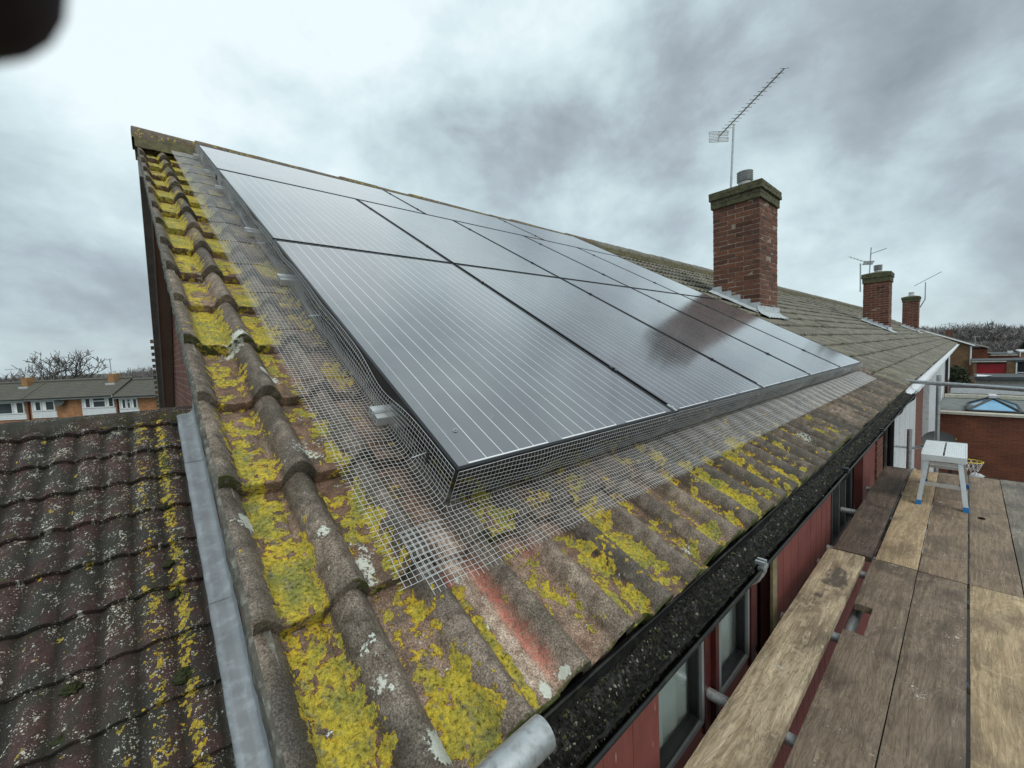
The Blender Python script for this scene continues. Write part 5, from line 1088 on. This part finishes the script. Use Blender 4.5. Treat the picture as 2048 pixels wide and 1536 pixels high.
rs = np.random.RandomState(3)
pL = [(-62 + i * 3.4 + rs.uniform(-1, 1), 165 - i * 1.2 + rs.uniform(-6, 6), -4.2 + rs.uniform(-.8, 1.0), 3.6 + rs.rand() * 1.6, 3.0 + rs.rand() * 1.8) for i in range(24)]
wood('far_wood', pL, 'dark bare wood along the horizon behind the left houses', 'twig', 26000, 1.5, 1, .55)
pR = []
for i in range(46):
    t_ = i / 45.; pR.append((215 + rs.uniform(-10, 30), 12 - t_ * 56, -3.5 + rs.uniform(-.6, .8), 3.4 + rs.rand() * 2, 4.6 + 2.6 * rs.rand() * (.5 + .5 * math.sin(t_ * 9)) + .8))
wood('far_wood', pR, 'grey bare wood along the horizon on the right', 'twig', 52000, 1.7, 2, .55)
pB = [(120 + rs.uniform(0, 40), 4 - i * 1.9, -4.2, 3.0, 2.2 + rs.rand()) for i in range(16)]
wood('hedge', pB, 'brown scrub and hedges beyond the garages', 'twig', 18000, .9, 5, .8)
def conifer(base, h, r, lab, seed):
    rs = np.random.RandomState(seed); root = thing('conifer_tree', base, lab, 'tree'); part('trunk', MB().tube([base, (base[0], base[1], base[2] + h)], [.25, .03], 6), M_['bark'], root)
    n = 9000; t_ = rs.rand(n) ** .8; a = rs.uniform(0, 2 * np.pi, n); lay = 1 - .25 * ((t_ * 9) % 1); rr = r * (1 - t_) ** .75 * lay * rs.rand(n) ** .35 + .1
    c = np.stack([base[0] + rr * np.cos(a), base[1] + rr * np.sin(a), base[2] + .6 + t_ * (h - .5) - rr * .15], -1); d = np.stack([np.cos(a), np.sin(a), rs.uniform(-.6, .3, n)], -1) * rs.uniform(.25, .6, n)[:, None]; s_ = np.stack([-np.sin(a), np.cos(a), rs.uniform(-.5, .5, n)], -1) * .12
    V = np.stack([c - s_, c + s_, c + d], 1).reshape(-1, 3); f = np.arange(3 * n).reshape(n, 3); mb = MB(); mb.add(V, np.c_[f, f[:, 2]], np.zeros((n, 4, 2)), 0, False); part('crown', mb, M_['conifer'], root)
conifer((120, -8.9, -4.9), 5.8, 2.3, 'dark green conifer at the right edge of the photo beyond the garages', 3)
def shrub(c, r, h, lab, seed):
    rs = np.random.RandomState(seed); n = 3500; u = rs.normal(0, 1, (n, 3)); u /= np.linalg.norm(u, axis=1)[:, None]; cc = np.array(c) + u * (rs.rand(n) ** .4)[:, None] * np.array([r, r, h]) + (0, 0, h)
    d = rs.normal(0, .12, (n, 3)); s_ = rs.normal(0, .06, (n, 3)); V = np.stack([cc - s_, cc + s_, cc + d], 1).reshape(-1, 3); f = np.arange(3 * n).reshape(n, 3); mb = MB(); mb.add(V, np.c_[f, f[:, 2]], np.zeros((n, 4, 2)), 0, False)
    t = thing('shrub', c, lab, 'shrub'); part('foliage', mb, M_['bush'], t); part('stem', MB().tube([c, (c[0], c[1], c[2] + h)], .05, 5), M_['bark'], t)
shrub((55, -.1, -4.9), .8, 1.1, 'grey green shrub in the dark passage beside the terrace end', 5)

# ================================================================== row of houses behind, on the left
ax = Vector((.74537, -.66665, 0)); nx_ = Vector((-.66665, -.74537, 0))          # along the row; towards us
OR = CP + Vector((.6623917, .74555758, 0)).normalized() * 30.9; OR.z = 0
RM = Matrix(((ax.x, nx_.x, 0, OR.x), (ax.y, nx_.y, 0, OR.y), (0, 0, 1, 0), (0, 0, 0, 1)))
ROW = 'brick terraced houses in the row behind'
def rowbox(mb, a, b_, mi=0): mb.box((a[0], a[1], a[2]), (b_[0], b_[1], b_[2]), mi, RM); return mb
def rowhouse(x0, x1, lab, wins, bricks, chim=None, ze=-1.50, zr=-.30, dx=0, end=False, dish=None, pipe=None):
    gz = -7.2; base = RM @ Vector(((x0 + x1) / 2, -3.5, gz)); t = thing('row_house', tuple(base), lab, 'house', ROW)
    mb = MB(); rowbox(mb, (x0, -.2, gz), (x1, 0, ze + .02)); rowbox(mb, (x0, -7.0, gz), (x1, -6.9, ze)); 
    if end: rowbox(mb, (x1 - .1, -6.9, gz), (x1 - .001, -.2, ze))
    part('wall', mb, M_['orangebrick'], t)
    # roof with real tile courses
    nx2 = max(4, int((x1 - x0) / .30)) * 4; xs = np.linspace(x0 - .02, x1 - (.0 if not end else -.15), nx2); P = []; nc = 11; run = 1.82
    for k in range(nc):
        for (tt, dz) in ((0, -.03), (0, .03), (1, .0)):
            f = (k + tt) / nc; y = .32 - f * run; z = ze + f * (zr - ze); P.append((y, z + dz))
    P = np.array(P); V = np.zeros((nx2, len(P), 3)); V[..., 0] = xs[:, None]; V[..., 1] = P[:, 0][None]; V[..., 2] = P[:, 1][None] + .035 * (np.sin(xs * 2 * np.pi / .30) ** 2)[:, None]
    V = V.reshape(-1, 3) @ np.array(RM.to_3x3()).T + np.array(RM.translation); mb = MB(); mb.add(V, gridfaces(nx2, len(P))[:, ::-1], None, 0, False)
    o = part('roof', mb, M_['tile_row'], t)
    mb = MB(); v = [(x0, -1.5, zr + .0), (x1, -1.5, zr), (x1, -7.2, ze), (x0, -7.2, ze)]; v = np.array([tuple(RM @ Vector(q)) for q in v]); mb.add(v, [(0, 1, 2, 3)]); part('rear_roof', mb, M_['tile_row'], t)
    mb = MB(); vv = [(x0 - .0, .34, ze - .12), (x0 - .0, -1.5, zr - .05), (x0 - .0, -1.5, zr + .075), (x0 - .0, .34, ze + .075)]; vv = [(a + dx_, b_, c_) for dx_ in (-.06, .0) for a, b_, c_ in vv]; mb.add(np.array([tuple(RM @ Vector(q)) for q in vv]), [(0, 1, 2, 3), (4, 7, 6, 5), (3, 2, 6, 7), (0, 3, 7, 4)]); part('verge', mb, M_['tile_row'], t)
    mb = MB(); v = [tuple(RM @ Vector((x, -1.5, zr + .05))) for x in np.linspace(x0, x1, 20)]; mb.tube(v, .11, 8); part('ridge_tiles', mb, M_['tile_row'], t)
    mb = MB(); rowbox(mb, (x0, .33, ze - .11), (x1, .40, ze + .0)); rowbox(mb, (x0, .01, ze - .16), (x1, .329, ze - .12)); part('fascia', mb, M_['pvc'], t)
    mb = MB(); rowbox(mb, (x0, .401, ze - .07), (x1, .48, ze + .01)); part('gutter', mb, M_['blackplastic'], t)
    for (a, b_, zb, zt, mul, pan) in wins:
        if pan: mb = MB(); rowbox(mb, (a - .05, .0, pan), (b_ + .05, .05, zb - .02)); [rowbox(mb, (a - .05, .0505, z), (b_ + .05, .062, z + .02)) for z in np.arange(pan, zb - .05, .15)]; part('white_panel', mb, M_['pvc'], t)
        mb = MB(); fw = .08; rowbox(mb, (a, .01, zb), (b_, .09, zb + fw)); rowbox(mb, (a, .01, zt - fw), (b_, .09, zt)); rowbox(mb, (a, .011, zb + fw), (a + fw, .088, zt - fw)); rowbox(mb, (b_ - fw, .011, zb + fw), (b_, .088, zt - fw))
        for q in mul: rowbox(mb, (q - .05, .012, zb + fw), (q + .05, .086, zt - fw))
        if len(mul) == 2: rowbox(mb, (mul[0] + .05, .013, zt - .30), (mul[1] - .05, .085, zt - .24))
        f = part('window', mb, M_['pvc'], t); mb = MB(); rowbox(mb, (a + fw, .03, zb + fw), (b_ - fw, .045, zt - fw)); part('pane', mb, M_['glassdark'], f)
        mb = MB(); cs = [a + fw] + [q for q in mul] + [b_ - fw]
        for q in range(len(cs) - 1):
            w2 = cs[q + 1] - cs[q]; e0 = cs[q] + .06 if q else cs[q] + .01
            rowbox(mb, (e0, .046, zb + fw + .01), (e0 + w2 * (.12 if len(cs) > 3 and q == 1 else .3), .050, zt - fw - .01))
        part('curtain', mb, M_['curtain'], f)
    if pipe is not None:
        mb = MB(); mb.tube([tuple(RM @ Vector((pipe, .06, z))) for z in (ze - .05, gz)], .05, 8); part('downpipe', mb, M_['redwood'], t)
    if chim is not None:
        mb2 = MB(); tmp = MB(); brick_stack(tmp, chim - .24, chim + .24, -1.55, -.95, ze + .35, zr + .42)
        nn_ = 0
        for v_, f_, m2 in zip(tmp.v, tmp.f, tmp.mi): mb2.add(v_ @ np.array(RM.to_3x3()).T + np.array(RM.translation), f_ - nn_, None, int(m2[0])); nn_ += len(v_)
        ch = part('chimney', mb2, [M_['bricks_tan'], M_['chmortar']], t); mb = MB(); rowbox(mb, (chim - .36, -.94, zr - .50), (chim + .36, -.82, zr - .28)); part('lead_flashing', mb, M_['lead2'], ch)
        v = RM @ Vector((chim, -1.25, zr + .4)); part('chimney_pot', MB().tube([v, v + Vector((0, 0, .25))], .13, 10), M_['greytrim'], ch)
    if dish is not None:
        v = RM @ Vector((dish, .22, ze - .30)); n2 = nx_ + Vector((0, 0, .3)); n2.normalize(); u1 = n2.cross(Vector((0, 0, 1))).normalized(); u2 = n2.cross(u1)
        mb = MB(); P = [v + u1 * (.40 * math.cos(a) * r_) + u2 * (.36 * math.sin(a) * r_) + n2 * (.06 * r_ * r_) for r_ in (0, .5, 1) for a in np.linspace(0, 2 * np.pi, 20)]; mb.add([tuple(q) for q in P], gridfaces(3, 20), None, 0, True); mb.tube([v, v - nx_ * .2], .03, 6); part('satellite_dish', mb, M_['fasciagrey'], t)
    return t
m_, t, b = mat('row_roof_tile'); g = G(t); v = g.vec(); g.put(g.mix(g.rng(g.noise(g.vec(scale=(1, 1, 3)), 1.1, 7, .75), .56, .70), g.mix(g.noise(v, 9, 3), (.060, .058, .050), (.14, .135, .115)), (.14, .135, .05)), b.inputs['Base Color']); b.inputs['Roughness'].default_value = .95; M_['tile_row'] = m_
rowhouse(-46.0, -37.05, 'left house of the row behind, with the left tan chimney on its roof', [(-45.0, -42.5, -2.62, -1.72, (-43.8,), -3.1), (-39.9, -37.3, -2.62, -1.70, (-38.2,), -3.05)], 0, chim=-38.3)
rowhouse(-37.04, -30.22, 'middle house of the row behind, with two windows, orange brick between and a round dish', [(-36.72, -34.95, -2.48, -1.70, (-36.0,), -3.0), (-32.86, -30.4, -2.42, -1.62, (-32.2, -31.05), -2.95)], 0, chim=-31.45, dish=-34.35, pipe=-36.98)
rowhouse(-30.21, -25.2, 'right stepped-down house of the row behind, partly behind the gable edge', [(-30.0, -28.62, -2.6, -1.80, (-29.5, -29.15), -3.1)], 0, ze=-1.62, zr=-.46, end=True, pipe=-30.16)
v = RM @ Vector((-31.7, -1.3, .1)); yagi('tv_aerial', tuple(v), tuple(v + Vector((0, 0, 1.15))), tuple(v + Vector((-.35, .2, 1.15))), tuple(v + Vector((.1, -.1, 1.18))), 'small aerial on the right chimney of the row behind', nel=4, el=.12, r=.02, refl=False, eldir=(0, 0, 1))
v = RM @ Vector((-38.9, -1.3, .1)); yagi('tv_aerial', tuple(v), tuple(v + Vector((0, 0, .75))), tuple(v + Vector((-.9, .8, .72))), tuple(v + Vector((.1, -.1, .75))), 'wide thin aerial on the left chimney of the row behind', nel=4, el=.06, r=.02, refl=False, eldir=(0, 0, 1))

# ================================================================== gloved fingertip of the photographer close to the lens
def camp(u, v_, d): return CP + (cam_right * ((u - 1024) / 812.8) + cam_down * ((v_ - 768) / 812.8) + cam_fwd) * d
pr_ = thing('person', tuple(camp(-200, -120, .03)), 'dark gloved fingertip of the photographer intruding at the top left corner', 'person')
def tapered(mb, pts, rad, n=20):
    P = [np.array(p) for p in pts]; Q = []; Rr = []
    for i in range(len(P) - 1):
        for t_ in np.linspace(0, 1, 8, endpoint=False): Q.append(P[i] * (1 - t_) + P[i + 1] * t_); s_ = t_ * t_ * (3 - 2 * t_); Rr.append(rad[i] * (1 - s_) + rad[i + 1] * s_)
    # rounded end
    d = P[-1] - P[-2]; d /= np.linalg.norm(d)
    for a in np.linspace(0, np.pi / 2 - .05, 8): Q.append(P[-1] + d * rad[-1] * math.sin(a)); Rr.append(rad[-1] * math.cos(a))
    return mb.tube(Q, Rr, n)
mb = MB(); tapered(mb, [camp(-2600, -1540, .0142), camp(-1300, -840, .0132), camp(-590, -420, .0108), camp(-215, -170, .0095)], [.0080, .0073, .0056, .0028])
part('glove', mb, M_['glove'], pr_)
